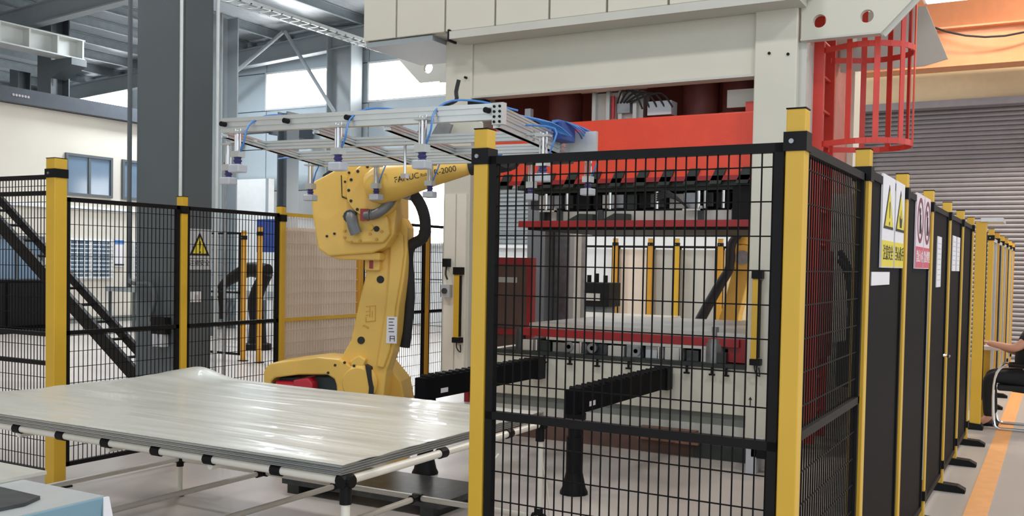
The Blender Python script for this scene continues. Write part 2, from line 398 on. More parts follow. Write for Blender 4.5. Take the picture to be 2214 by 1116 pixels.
# ------------------------------------------------------------------ PRESS
PR = thing('hydraulic_press', (-3.5, 9.0, 0), 'huge beige four-column press with red slide inside the robot cell', 'press')
def pp(name, mb, m, parent=PR, **k): return obj(name, mb, m, parent, **k)
pc = pp('left_column', B(-5.2, -4.9, 7.85, 8.3, .38, 3.72), 'beige', bevel=.01)
pp('door_panel', B(-5.17, -5.05, 7.835, 7.85, .42, 2.25), 'cw', pc); pp('door_panel', B(-5.035, -4.93, 7.835, 7.85, .42, 2.25), 'cw', pc)
pc2 = pp('right_column', B(-2.2, -1.86, 7.83, 8.3, 0, 4.1), 'beige', bevel=.01)
pp('cable_channel', B(-1.86, -1.80, 7.9, 8.22, .3, 3.4), 'beige2', pc2)
pp('rear_column', B(-5.6, -5.36, 10.3, 10.8, 0, 3.72), 'steell'); pp('rear_column', B(-5.33, -5.14, 10.5, 11.0, 0, 3.72), 'stl')
pp('rear_column', B(-2.2, -1.86, 10.3, 10.8, 0, 4.1), 'beige')
pp('rear_column', B(-5.08, -5.02, 10.4, 10.6, 0, 3.72), 'conduit')
bm_ = pp('cross_beam', B(-4.9, -2.2, 7.87, 8.0, 3.15, 4.0), 'beige', bevel=.006)
pp('lower_lip', B(-4.9, -2.2, 7.84, 7.87, 3.15, 3.17), 'beige2', bm_)
pp('rear_beam', B(-5.0, -2.2, 10.4, 10.7, 2.9, 4.0), 'maroon')
pp('side_web', B(-5.14, -5.06, 8.3, 10.4, 2.75, 3.72), 'maroon'); pp('side_web', B(-1.98, -1.92, 8.3, 10.4, 2.3, 4.0), 'maroon')
cr = pp('crown', MB().box(-5.25, -1.75, 8.6, 10.4, 3.72, 5.6).box(-6.02, -1.75, 7.66, 8.6, 3.73, 5.6), 'beige2')
for k, (x0, x1) in enumerate([(-6.0, -5.62), (-5.6, -5.06), (-5.04, -4.52), (-4.5, -3.97), (-3.95, -3.42), (-3.4, -2.87), (-2.85, -1.8)]):
    pp('crown_panel', B(x0, x1, 7.6, 7.66, 3.74, 5.6), 'beige', cr, bevel=.006)
pp('bottom_rail', B(-4.98, -1.8, 7.57, 7.85, 3.66, 3.73), 'beige2', cr); pp('rail_end_cap', B(-5.0, -4.98, 7.57, 7.7, 3.64, 3.75), 'black', cr)
pp('crown_tray', B(-5.98, -5.2, 7.62, 8.55, 3.68, 3.73), 'steell', cr)
# rear left gusset seen against the window is added with the platform plates
# slide
sl = pp('slide', B(-4.78, -2.22, 8.02, 10.2, 2.36, 2.9), 'red', bevel=.012)
pp('slide_lower_lip', B(-4.78, -2.22, 8.0, 8.02, 2.33, 2.37), 'redd', sl)
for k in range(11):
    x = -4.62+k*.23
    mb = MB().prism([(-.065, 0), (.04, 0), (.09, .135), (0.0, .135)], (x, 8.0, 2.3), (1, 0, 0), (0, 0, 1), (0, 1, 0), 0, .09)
    pp('slot_shade_block', mb, 'die', sl)  # dark blocks put in for the shade of the T-slot grooves
for x, r in ((-4.35, .2), (-3.3+.35, .2), (-2.55, .22)):
    pp('guide_cylinder', MB().lathe([(0, r), (.1, r), (.1, r*.85), (.8, r*.85)], (x, 8.75, 2.9), (0, 0, 1), 20), 'maroon', sl, smooth=True)
pp('slide_bracket', B(-2.5, -2.23, 8.1, 8.3, 2.95, 3.1), 'beige2', sl); pp('red_stop', B(-2.32, -2.24, 8.03, 8.1, 2.9, 2.98), 'redl', sl)
pp('stop_pin', B(-4.42, -4.36, 8.03, 8.09, 2.9, 3.05), 'pad', sl)
# valve block between beam and slide
vb = pp('valve_block', B(-3.78, -3.28, 8.15, 8.3, 2.9, 3.16), 'plate')
for x in (-3.76, -3.62, -3.5, -3.36): pp('post_bar', B(x, x+.035, 8.1, 8.15, 2.9, 3.2), 'alu', vb)
pp('red_rod', MB().cyl((-3.55, 8.1, 2.92), (-3.55, 8.1, 3.12), .018, 8), 'redm', vb)
pp('valve', B(-3.5, -3.38, 8.08, 8.15, 2.96, 3.06), 'stl', vb); pp('top_bar', B(-3.88, -3.24, 8.1, 8.14, 3.17, 3.2), 'beige', vb)
cb2 = MB()
for k in range(5): cb2.tube([(-3.5+.03*k, 8.08, 3.05), (-3.42+.05*k, 8.02, 3.16-.02*k), (-3.3+.06*k, 8.02, 3.1), (-3.25+.07*k, 8.06, 2.98)], .009, 6)
pp('cables', cb2, 'rubber', vb)
pp('junction_box', B(-3.2, -2.98, 8.05, 8.2, 2.92, 3.04), 'pad', vb)
# upper die
ud = pp('upper_die', B(-4.45, -2.22, 8.12, 9.6, 2.26, 2.34), 'die')
pp('clamp_plate', B(-4.5, -2.22, 8.06, 9.7, 2.29, 2.33), 'die', ud)
pp('mould_core', B(-4.36, -2.4, 8.35, 9.5, 2.02, 2.27), 'stld', ud)
rng = random.Random(3)
x = -4.4
ms = ['stld', 'stl', 'black', 'plate', 'die', 'black', 'stl', 'black', 'plate', 'die']
for k in range(15):
    wd = .07+.09*rng.random(); h0 = 2.1+.02*rng.random()
    pp('die_block', B(x, x+wd, 8.1+.12*rng.random(), 8.36, h0, 2.24), ms[(k*3) % 10], ud, bevel=.004)
    x += wd+.02
    if x > -2.35: break
for x in (-4.2, -3.98, -3.55, -3.1, -2.72, -2.66, -2.5): pp('guide_pin', MB().cyl((x, 8.08, 2.1), (x, 8.08, 2.25), .018, 10), 'chrome', ud, smooth=True)
for x in (-4.25, -2.85): pp('angle_bracket', MB().box(x, x+.17, 8.03, 8.07, 2.08, 2.095).box(x+.16, x+.17, 8.03, 8.07, 2.08, 2.12), 'plate', ud)
hs = MB()
for k in range(4): hs.tube([(-3.1, 8.07, 2.17+.02*k), (-2.98, 8.03, 2.2+.015*k), (-2.86, 8.05, 2.15), (-2.82, 8.08, 2.1)], .01, 6)
pp('die_hoses', hs, 'rubber', ud)
pp('ejector_plate', B(-4.2, -2.42, 8.18, 9.5, 2.0, 2.09), 'plate', ud)
for x in (-4.3, -4.12, -3.7, -2.75, -2.45): pp('spacer_leg', B(x, x+.05, 8.14, 8.2, 1.99, 2.1), 'stld', ud)
for x in (-3.85, -3.5): pp('wedge', MB().prism([(-.15, 0), (.12, 0), (.12, .06), (-.02, .065)], (x, 8.1, 2.0), (1, 0, 0), (0, 0, 1), (0, 1, 0), 0, .07), 'die', ud)
pp('red_base_plate', B(-4.48, -2.25, 8.05, 9.7, 1.94, 2.0), 'redd', ud, label='dark red bottom plate of the upper die', bevel=.004)
pp('black_face', B(-4.4, -2.3, 8.1, 9.6, 1.915, 1.94), 'black', ud)
pp('end_housing', B(-2.42, -2.23, 8.06, 8.5, 2.0, 2.28), 'black', ud)
# lower die and bed
ld = pp('lower_die', B(-4.3, -2.24, 7.98, 9.9, 1.0, 1.045), 'plate')
pp('red_band', B(-4.36, -2.3, 7.95, 9.9, .925, .998), 'redd', ld, label='dark red band round the lower die', bevel=.004)
pp('white_rail', B(-4.1, -2.5, 7.94, 7.97, .9, .925), 'plate', ld)
x = -4.35; k = 0
ms = ['plate', 'die', 'stl', 'plate', 'stld', 'plate', 'stl', 'pad', 'plate', 'stld']
while x < -2.45:
    wd = .08+.1*rng.random()
    pp('die_block', B(x, min(x+wd, -2.4), 7.905+.06*rng.random(), 8.3, .79, .9-.02*rng.random()), ms[k % 10], ld, bevel=.004)
    x += wd+.025; k += 1
for x in (-4.17, -3.72, -2.98, -2.78): pp('spring_pin', MB().cyl((x, 7.89, .8), (x, 7.89, .9), .018, 10), 'chrome', ld, smooth=True)
for x in (-3.85, -3.62, -3.2): pp('lifter_ring', MB().lathe([(0, .045), (.03, .045), (.03, .02), (0, .02)], (x, 7.9, .85), (0, 1, 0), 14), 'stl', ld)
pp('corner_cylinder', MB().lathe([(0, .085), (.16, .085), (.16, .07), (.2, .07), (.2, .03), (.3, .03)], (-2.52, 8.0, .79), (0, 0, 1), 16), 'stl', ld, smooth=True)
pp('corner_cylinder', MB().lathe([(0, .05), (.2, .05)], (-4.4, 8.0, .79), (0, 0, 1), 14), 'stld', ld, smooth=True)
pp('red_support', B(-2.4, -2.22, 7.98, 8.2, .8, 1.0), 'redd', ld)
pp('dark_plate', B(-4.6, -2.22, 7.88, 10.1, .755, .79), 'die', ld)
bd = pp('press_bed', B(-4.9, -2.2, 7.9, 10.4, .37, .755), 'beige', bevel=.006)
for x in (-4.08, -3.82, -3.55, -3.25, -2.72, -2.5, -2.38): pp('bed_hook', MB().cyl((x, 7.87, .7), (x, 7.87, .76), .012, 8).box(x-.025, x+.025, 7.86, 7.88, .69, .705), 'black', bd)
pp('grey_plinth_band', B(-4.88, -2.2, 7.93, 10.4, .27, .37), 'baseg', bd, label='grey band below the press bed')
pp('lower_bed', B(-4.88, -2.06, 7.9, 10.4, .12, .27), 'beige2', bd)
pp('base_skid', B(-4.9, -2.62, 7.82, 8.2, 0, .12), 'base', bd, label='rust brown base skid'); pp('base_skid', B(-2.62, -2.1, 7.8, 8.2, 0, .12), 'die', bd, label='dark green base skid')
pp('arrow_mark', MB().prism([(-.004, 0), (.004, 0), (.004, .05), (.015, .05), (0, .075), (-.015, .05), (-.004, .05)], (-2.16, 7.829, .47), (1, 0, 0), (0, 0, 1), (0, -1, 0), 0, .002), 'ink', PR)
for x, z in ((-4.96, 3.35), (-2.08, 3.32), (-1.93, 3.3)): pp('bolt', MB().cyl((x, 7.82, z), (x, 7.86, z), .012, 8), 'black', PR)
pp('junction_head', B(-4.88, -4.7, 7.75, 7.86, 2.98, 3.12), 'black', PR)
# guarding light curtains on the front columns
def curtain(x, y, z0, z1, label):
    t = thing('light_curtain', (x, y, z0), label, 'sensor', 'light curtains on the press columns')
    obj('bar', B(x-.03, x+.03, y-.05, y, z0+.05, z1-.05), 'yellow', t, bevel=.004)
    obj('end_bracket', B(x-.035, x+.05, y-.06, y+.01, z0, z0+.05), 'black', t); obj('end_bracket', B(x-.035, x+.05, y-.06, y+.01, z1-.05, z1+.02), 'black', t)
    obj('lens', B(x+.03, x+.034, y-.045, y-.005, z0+.06, z1-.06), 'black', t)
    obj('cable', MB().tube([(x, y-.03, z0), (x+.01, y-.04, z0-.05), (x+.04, y-.02, z0-.09), (x+.03, y-.01, z0-.02)], .006, 6), 'rubber', t)
    return t
curtain(-4.985, 7.82, .83, 1.53, 'yellow light curtain bar on the left press column')
lc = curtain(-2.12, 7.81, .81, 1.56, 'yellow light curtain bar on the right press column')
text('lettering', 'RIGHT', .05, (-2.12, 7.768, 1.44), (0, 0, -1), (1, 0, 0), 'ink', lc)
t = thing('isolator_switch', (-5.12, 7.82, 1.3), 'small grey rotary switch on the left press column', 'switch')
obj('housing', B(-5.17, -5.07, 7.78, 7.835, 1.26, 1.38), 'pad', t); obj('knob', MB().cyl((-5.12, 7.76, 1.32), (-5.12, 7.78, 1.32), .028, 12), 'stld', t)
t = thing('cable_connector', (-5.12, 7.82, 1.5), 'black plug with dangling lead on left press column above the switch', 'plug')
obj('plug', B(-5.15, -5.09, 7.77, 7.835, 1.55, 1.63), 'black', t); obj('lead', MB().tube([(-5.12, 7.8, 1.55), (-5.12, 7.79, 1.48), (-5.1, 7.79, 1.43)], .009, 6), 'rubber', t)
# platform gussets at the upper right
pl = thing('service_platform', (-1.4, 9.0, 3.4), 'beige bracketed platform with round holes on the press side above the ladder', 'platform')
def plate_with_holes(y0, y1, strips, polys):
    mb = MB()
    # plate cut into three vertical strips with round holes
    def strip(x0, x1, z0, z1, cx, cz, r):
        n = 24; ang = [2*pi*i/n for i in range(n)]
        def edge(a):
            dx, dz = cos(a), sin(a); t = min([(x1-cx)/dx if dx > 1e-6 else 9, (x0-cx)/dx if dx < -1e-6 else 9, (z1-cz)/dz if dz > 1e-6 else 9, (z0-cz)/dz if dz < -1e-6 else 9])
            return cx+dx*t, cz+dz*t
        a2 = sorted(set(ang+[math.atan2(z-cz, x-cx) % (2*pi) for x in (x0, x1) for z in (z0, z1)])); n = len(a2)
        vs = []
        for y in (y0, y1):
            for a in a2: vs.append((cx+r*cos(a), y, cz+r*sin(a)))
            for a in a2: e = edge(a); vs.append((e[0], y, e[1]))
        fs = []
        for i in range(n):
            j = (i+1) % n
            fs += [(i, j, n+j, n+i), (2*n+j, 2*n+i, 3*n+i, 3*n+j), (j, i, 2*n+i, 2*n+j), (n+i, n+j, 3*n+j, 3*n+i)]
        mb.add(vs, fs)
    for q in strips: strip(*q)
    for p in polys: mb.prism(p, (0, y0, 0), (1, 0, 0), (0, 0, 1), (0, 1, 0), 0, y1-y0)
    return mb
obj('gusset_plate', plate_with_holes(7.86, 7.92, [(-1.84, -1.52, 3.41, 3.68, -1.7, 3.545, .052), (-1.52, -1.24, 3.41, 3.68, -1.345, 3.545, .05)],
    [[(-1.24, 3.41), (-1.2, 3.45), (-.98, 3.68), (-1.24, 3.68)], [(-1.84, 3.68), (-.98, 3.68), (-.7, 3.96), (-.7, 4.6), (-1.84, 4.6)]]), 'beige', pl)
obj('rear_gusset', plate_with_holes(9.98, 10.02, [(-7.0, -6.7, 3.82, 4.16, -6.87, 3.99, .065)], [[(-7.0, 3.82), (-7.0, 4.16), (-7.35, 4.16)], [(-6.7, 3.8), (-5.6, 3.8), (-5.6, 4.3), (-6.7, 4.3)]]), 'beige2', PR)
obj('gusset_plate', MB().prism([(-1.9, 3.5), (-1.15, 3.5), (-.95, 3.55), (-1.15, 4.05), (-1.9, 4.05)], (0, 9.75, 0), (1, 0, 0), (0, 0, 1), (0, 1, 0), 0, .04), 'beige2', pl)
obj('gusset_rim', MB().bar((-1.24, 7.9, 3.41), (-.7, 7.9, 3.98), .08, .02, (0, 1, 0)).box(-1.84, -1.24, 7.84, 7.94, 3.4, 3.415), 'beige2', pl)
obj('platform_deck', B(-1.86, -.7, 7.92, 9.75, 4.35, 4.4), 'beige2', pl)
# ladder with safety cage
ld_ = thing('caged_ladder', (-1.75, 8.4, 0), 'red steel ladder with hooped safety cage on the press side', 'ladder')
for y in (8.18, 8.62): obj('rail', B(-1.80, -1.72, y-.02, y+.02, .15, 4.1), 'redl', ld_)
for k in range(13): obj('rung', MB().cyl((-1.76, 8.2, .4+k*.28), (-1.76, 8.6, .4+k*.28), .014, 8), 'redl', ld_)
cx, cy, R_ = -1.4, 8.4, .34
def hoop(z, m='redl'):
    pts = [(-1.76, 8.2, z)]+[(cx+R_*cos(a), cy+R_*sin(a), z) for a in [radians(-125+250*i/18) for i in range(19)]]+[(-1.76, 8.6, z)]
    mb = MB()
    for a, b in zip(pts[:-1], pts[1:]): mb.bar(a, b, .012, .045)
    return mb
for z in (2.62, 3.38): obj('hoop', hoop(z), 'redl', ld_)
for k in range(7):
    a = radians(-108+36*k); p = (cx+R_*cos(a), cy+R_*sin(a))
    d = V((-sin(a), cos(a), 0))
    obj('cage_strap', MB().bar((p[0], p[1], 2.6), (p[0], p[1], 4.1), .045, .01, (cos(a), sin(a), 0)), 'redl', ld_)
for z in (2.95, 1.6): obj('standoff', MB().bar((-1.86, 8.18, z), (-1.78, 8.18, z), .03, .03).bar((-1.86, 8.62, z), (-1.78, 8.62, z), .03, .03), 'redl', ld_)
obj('guard_plate', B(-1.72, -1.70, 8.16, 8.64, .85, 1.75), 'redd', ld_, label='dark red guard plate on the lower ladder')
# red guard frame at the left rear of the press
t = thing('guard_cabinet', (-5.3, 9.5, 0), 'red framed guard with smoked panels at the left rear of press', 'cabinet')
obj('frame', MB().box(-5.11, -5.05, 9.4, 9.5, 0, 1.66).box(-5.9, -5.84, 9.4, 9.5, 0, 1.66).box(-5.84, -5.11, 9.4, 9.5, 1.58, 1.66).box(-5.84, -5.11, 9.4, 9.5, .8, .86), 'redd', t)
obj('smoked_panel', B(-5.84, -5.11, 9.44, 9.46, .86, 1.58), 'brown', t); obj('smoked_panel', B(-5.84, -5.11, 9.44, 9.46, .05, .8), 'brown', t)
obj('label_strip', B(-5.8, -5.25, 9.43, 9.44, 1.38, 1.44), 'plate', t)
t = thing('wall_vent', (-11.5, 19.9, 2), 'grey louvred vent panel seen past the left of the upper die', 'vent')
obj('frame', MB().box(-12.3, -10.6, 19.86, 19.98, 1.95, 2.02).box(-12.3, -10.6, 19.86, 19.98, 3.4, 3.46), 'white', t)
for k in range(14): obj('slat', MB().bar((-12.2, 19.9, 2.07+k*.098), (-10.7, 19.9, 2.07+k*.098), .08, .02, (0, .5, 1)), 'steell', t)
# hoses and valves at the press side
t = thing('valve_stack', (-1.6, 8.9, 0), 'dark hydraulic valve stack with hoses beside the red ladder', 'valve')
obj('cabinet_body', B(-1.9, -1.3, 9.4, 9.9, 0, 2.3), 'cw', t)
obj('manifold', B(-1.7, -1.5, 8.95, 9.15, .55, .95), 'die', t); obj('gauge', MB().cyl((-1.5, 9.05, 1.15), (-1.46, 9.05, 1.15), .06, 14), 'black', t)
obj('valve', B(-1.62, -1.5, 9.0, 9.12, 1.0, 1.12), 'stl', t)
hz = [[(-1.66, 8.72, 1.75), (-1.6, 8.8, 1.62), (-1.56, 8.95, 1.4), (-1.5, 9.05, 1.2)], [(-1.66, 8.72, 1.68), (-1.6, 8.78, 1.55), (-1.57, 8.82, 1.25), (-1.6, 8.9, .95)], [(-1.55, 9.0, .6), (-1.4, 8.9, .3), (-1.2, 8.7, .33), (-1.0, 8.8, .36)]]
for h in hz: obj('hose', MB().tube(h, .028, 8), 'rubber', t, smooth=True)
solo('timber_offcut', MB().box(-3.1, -2.6, 7.72, 7.86, .121, .22).box(-2.75, -2.55, 7.7, 7.8, .121, .2), 'wood', 'rough brown timber block resting on the press base skid', 'timber', (-2.85, 7.8, .12))
t = thing('foot_pedal', (-2.0, 7.6, 0), 'black foot pedal box on floor by the right press column', 'pedal')
obj('housing', B(-2.05, -1.85, 7.45, 7.65, .12, .24), 'black', t, bevel=.01); obj('stand', B(-2.08, -2.0, 7.45, 7.7, 0, .24), 'pad', t)
obj('cable', MB().tube([(-1.9, 7.45, .2), (-1.85, 7.4, .18), (-1.84, 7.42, .05), (-1.9, 7.4, .01)], .008, 6), 'paper', t)
# bolster arms in front of the press
def arm(x, y0, label):
    t = thing('die_loading_arm', (x, 6.9, 0), label, 'loading arm', 'die loading arms of the press')
    obj('beam', B(x-.05, x+.05, y0, 7.86, .565, .73), 'blackp', t, bevel=.004)
    obj('flange', B(x-.06, x+.06, 7.74, 7.86, .55, .74), 'black', t)
    for k in range(18): obj('roller', MB().cyl((x-.045, y0+.08+k*.095, .735), (x+.045, y0+.08+k*.095, .735), .016, 8), 'black', t)
    obj('label_plate', B(x+.05, x+.052, y0+.2, y0+.3, .6, .635), 'paper', t)
    obj('stand_column', MB().lathe([(0, .035), (.3, .035)], (x, y0+.08, .28), (0, 0, 1), 12), 'black', t, smooth=True)
    obj('stand_head', MB().lathe([(0, .04), (.05, .075), (.09, .075)], (x, y0+.08, .475), (0, 0, 1), 16), 'black', t, smooth=True)
    obj('stand_body', MB().lathe([(0, .06), (.3, .06), (.3, .05), (.36, .05)], (x, y0+.08, .1), (0, 0, 1), 14), 'black', t, smooth=True)
    obj('stand_foot', MB().lathe([(0, .1), (.012, .1), (.04, .085), (.15, .06)], (x, y0+.08, 0), (0, 0, 1), 14), 'black', t, smooth=True)
    return t
arm(-2.9, 6.0, 'right black die loading arm on a screw jack stand before the press')
arm(-4.12, 5.95, 'left black die loading arm behind the yellow fence post')

# ------------------------------------------------------------------ FENCING
HF = 2.1
def post(x, y, label, hgt=HF, a=.06, m='yellow', foot=True, group='yellow safety fence posts'):
    t = thing('fence_post', (x, y, 0), label, 'post', group)
    h = a/2
    obj('tube', B(x-h, x+h, y-h, y+h, 0.012, hgt-.004), m, t, bevel=.004)
    obj('cap', B(x-h-.001, x+h+.001, y-h-.001, y+h+.001, hgt-.004, hgt), 'black', t)
    obj('clamp', B(x-h-.006, x+h+.006, y-h-.006, y+h+.006, hgt-.135, hgt-.075), 'black', t)
    obj('bolt', MB().cyl((x-.01, y-h-.014, hgt-.105), (x-.01, y-h-.004, hgt-.105), .008, 8), 'stl', t)
    if foot:
        obj('clamp', B(x-h-.006, x+h+.006, y-h-.006, y+h+.006, .16, .22), 'black', t)
        obj('foot_plate', MB().prism([(-h-.03, 0), (h+.15, 0), (h+.15, .025), (h+.1, .05), (-h-.03, .06)], (x, y-.05, 0), (1, 0, 0), (0, 0, 1), (0, 1, 0), 0, .1), 'black', t)
    else:
        obj('foot_plate', B(x-h-.03, x+h+.03, y-h-.03, y+h+.03, 0, .012), 'black', t)
    return t
def mesh_panel(p0, p1, label, z0=.15, z1=1.98, zm=1.06, step=.036, group='black wire mesh fence panels', wires=True, m='black', rails=(), rt=.03, zstep=.11, wr=.0022):
    a, b = V((*p0, 0)), V((*p1, 0)); d = (b-a).normalized(); L = (b-a).length
    t = thing('mesh_panel', (a+b)/2, label, 'fence panel', group)
    def bar(z, n): obj(n, MB().bar(a+V((0, 0, z)), b+V((0, 0, z)), rt, rt), m, t)
    bar(z1, 'top_rail'); bar(z0, 'bottom_rail')
    if zm: bar(zm, 'middle_rail')
    for z in rails: bar(z, 'middle_rail')
    for q in (a+d*rt/2, b-d*rt/2): obj('stile', MB().bar(q+V((0, 0, z0-.015)), q+V((0, 0, z1+.015)), rt, rt, d), m, t)
    if wires:
        mb = MB(); n = int(round(L/step))
        for i in range(1, n): q = a+d*L*i/n; mb.bar(q+V((0, 0, z0)), q+V((0, 0, z1)), wr*2, wr*2, d)
        z = z1-.06
        nn = d.cross(V((0, 0, 1)))*wr
        while z > z0: mb.bar(a+nn+V((0, 0, z)), b+nn+V((0, 0, z)), wr*2, wr*2); z -= zstep
        obj('wire_mesh', mb, 'wire', t, kind='stuff')
    return t
# front fence
post(-1.89, 3.128, 'yellow fence post at front centre beside the sheet table', foot=False)
post(-.727, 3.10, 'large nearest yellow corner post of the front fence', foot=False)
mesh_panel((-1.855, 3.12), (-.765, 3.10), 'front black wire mesh fence panel standing before the press', zm=1.03)
# side fence
SY = [4.24, 5.38, 6.55, 7.69, 8.77, 9.84]
ordw = ['second yellow post of the side fence, just before the warning triangle signs', 'third side fence post, between the triangle signs and the red circle signs', 'fourth side fence post, just behind the red circle signs',
        'fifth side fence post, behind the panel with a narrow white notice', 'sixth side fence post, behind the panel with two small notices', 'seventh side fence post, nearest before the operator gate']
for y, l in zip(SY, ordw): post(-.72, y, l)
mesh_panel((-.72, 3.14), (-.72, 4.205), 'side wire mesh panel in front of the red ladder base')
def black_panel(y0, y1, label):
    t = thing('solid_panel', (-.72, (y0+y1)/2, 0), label, 'fence panel', 'black solid fence panels')
    obj('sheet', B(-.73, -.712, y0, y1, .12, 2.0), 'blackp', t)
    obj('stile', B(-.738, -.702, y0, y0+.035, .1, 2.02), 'black', t); obj('stile', B(-.738, -.702, y1-.035, y1, .1, 2.02), 'black', t)
    obj('top_rail', B(-.738, -.702, y0+.035, y1-.035, 1.985, 2.02), 'black', t); obj('bottom_rail', B(-.738, -.702, y0+.035, y1-.035, .1, .135), 'black', t)
    return t
pl_ = ['black solid fence panel carrying the two triangle warning signs', 'black solid fence panel carrying the two red circle signs', 'black solid fence panel with a narrow white notice', 'black solid fence panel with two small notices', 'black solid fence panel farthest back, before the operator gate']
pans = [black_panel(SY[i]+.04, SY[i+1]-.04, pl_[i]) for i in range(5)]
obj('edge_highlight', B(-.712, -.698, 6.476, 6.49, .3, 1.6), 'alu', pans[1])  # pale strip put in as the highlight along the panel edge
obj('door_handle', MB().tube([(-.7, 7.5, 1.0), (-.66, 7.5, 1.0), (-.66, 7.42, 1.0)], .01, 6), 'chrome', pans[2])
obj('vent_label', B(-.712, -.708, 4.44, 4.95, 1.53, 1.59), 'paper', pans[0], label='pale label strip')
def sign(y0, y1, kind, label):
    t = thing('safety_sign', (-.7, (y0+y1)/2, 1.6), label, 'sign', 'safety signs on the side fence')
    yc = (y0+y1)/2
    obj('sign_board', B(-.709, -.70, y0, y1, 1.61, 2.035), 'paper' if kind[0] == 't' else 'pink', t)
    obj('text_band', B(-.70, -.698, y0+.005, y1-.005, 1.615, 1.735), 'sy' if kind[0] == 't' else 'sr', t)
    if kind[0] == 't':
        tri(-.70, yc, 1.79, .29, .205, t, .012)
        if kind == 't1': text('exclamation_mark', '!', .16, (-.6955, yc, 1.855), (0, 1, 0), (0, 0, 1), 'ink', t)
        else: obj('hand_symbol', MB().prism([(-.03, 0), (.03, 0), (.045, .05), (.01, .04), (0, .09), (-.015, .04), (-.05, .06)], (-.697, yc, 1.81), (0, 1, 0), (0, 0, 1), (1, 0, 0), 0, .002), 'ink', t)
        text('lettering', '注意安全' if kind == 't1' else '当心伤手', .075, (-.6975, yc, 1.675), (0, 1, 0), (0, 0, 1), 'ink', t)
    else:
        ring = MB(); n = 28; r0, r1 = .105, .13
        vs = []
        for x in (-.70, -.698):
            for r in (r0, r1): vs += [(x, yc+r*cos(2*pi*i/n), 1.885+r*sin(2*pi*i/n)) for i in range(n)]
        fs = []
        for i in range(n):
            j = (i+1) % n; fs += [(i, j, n+j, n+i), (2*n+i, 3*n+i, 3*n+j, 2*n+j), (n+i, n+j, 3*n+j, 3*n+i), (i, 2*n+i, 2*n+j, j)]
        ring.add(vs, fs); obj('ring', ring, 'inkr', t)
        obj('slash', MB().bar((-.699, yc-.08, 1.965), (-.699, yc+.08, 1.805), .002, .02, (0, 1, 1)), 'inkr', t)
        obj('pictogram', MB().lathe([(0, .018), (.002, .018)], (-.70, yc-.01, 1.94), (1, 0, 0), 12).box(-.70, -.698, yc-.03, yc+.02, 1.86, 1.92).box(-.70, -.698, yc-.03, yc-.01, 1.81, 1.86).box(-.70, -.698, yc+.005, yc+.025, 1.81, 1.86), 'ink', t)
        text('lettering', '禁止入内' if kind == 'c1' else '禁止攀登', .075, (-.6975, yc, 1.675), (0, 1, 0), (0, 0, 1), 'paper', t)
    return t
sign(4.63, 4.99, 't1', 'white warning sign with yellow exclamation triangle, nearest on the black fence')
sign(5.03, 5.33, 't2', 'white warning sign with yellow hand-hazard triangle, second on the black fence')
sign(5.82, 6.16, 'c1', 'pinkish prohibition sign with figure in a circle, third on black fence')
sign(6.19, 6.47, 'c2', 'pinkish prohibition sign fourth on black fence, beside the painted edge highlight')
def notice(y0, y1, z0, z1, label):
    t = thing('notice', (-.705, y0, z0), label, 'notice')
    obj('sheet', B(-.712, -.706, y0, y1, z0, z1), 'paper', t)
    l = MB(); k = z1-.05
    while k > z0+.03: l.box(-.706, -.7055, y0+.03, y1-.03, k, k+.006); k -= .035
    obj('printed_lines', l, 'pad', t, kind='stuff')
notice(7.0, 7.25, 1.49, 1.83, 'narrow white notice on the third black fence panel')
notice(8.05, 8.32, 1.6, 1.87, 'small white notice before the sixth post, nearer of two'); notice(8.4, 8.66, 1.6, 1.87, 'small white notice before the sixth post, farther of two')
# left fence
post(-5.96, 4.24, 'thick tall yellow fence post left of the sheet table', hgt=2.255, a=.095, foot=False)
post(-5.95, 5.32, 'yellow fence post in front of the dark steel column', hgt=2.07, foot=False)
post(-5.95, 6.42, 'yellow fence post left of the robot holding the tan panel', hgt=2.06, foot=False)
post(-5.95, 7.52, 'yellow fence post right behind the robot arm', hgt=2.06, m='amber', foot=False)
post(-5.95, 8.66, 'amber fence post between robot and left press column', hgt=2.06, m='amber', foot=False)
mesh_panel((-5.95, 4.3), (-5.95, 5.285), 'wire mesh panel behind the sheet table, before the staircase')
mesh_panel((-5.95, 5.355), (-5.95, 6.385), 'wire mesh panel in front of the dark steel column')
mesh_panel((-5.95, 7.56), (-5.95, 8.63), 'wire mesh panel behind the robot arm')
mesh_panel((-5.95, 8.7), (-5.95, 9.8), 'wire mesh panel beside the left press column')
mesh_panel((-7.3, 4.24), (-6.02, 4.24), 'wire mesh panel at far left with double top rail', z1=2.13, z0=.1, zm=1.05, rails=(2.02, .85))
t = thing('tan_panel', (-5.95, 6.97, 0), 'tan sheeting fence panel with yellow frame left of the robot', 'fence panel')
obj('sheeting', B(-5.965, -5.955, 6.46, 7.48, .12, 1.88), 'curt', t)
for z, n in ((1.99, 'top_rail'), (1.06, 'middle_rail'), (.12, 'bottom_rail')): obj(n, MB().bar((-5.945, 6.46, z), (-5.945, 7.48, z), .025, .03), 'yellow', t)
mb = MB()
for i in range(1, 28): mb.bar((-5.94, 6.46+i*.0364, .12), (-5.94, 6.46+i*.0364, 1.99), .005, .005, (0, 1, 0))
for k in range(17): mb.bar((-5.937, 6.46, .2+k*.11), (-5.937, 7.48, .2+k*.11), .005, .005)
obj('wire_mesh', mb, 'curt', t, kind='stuff')

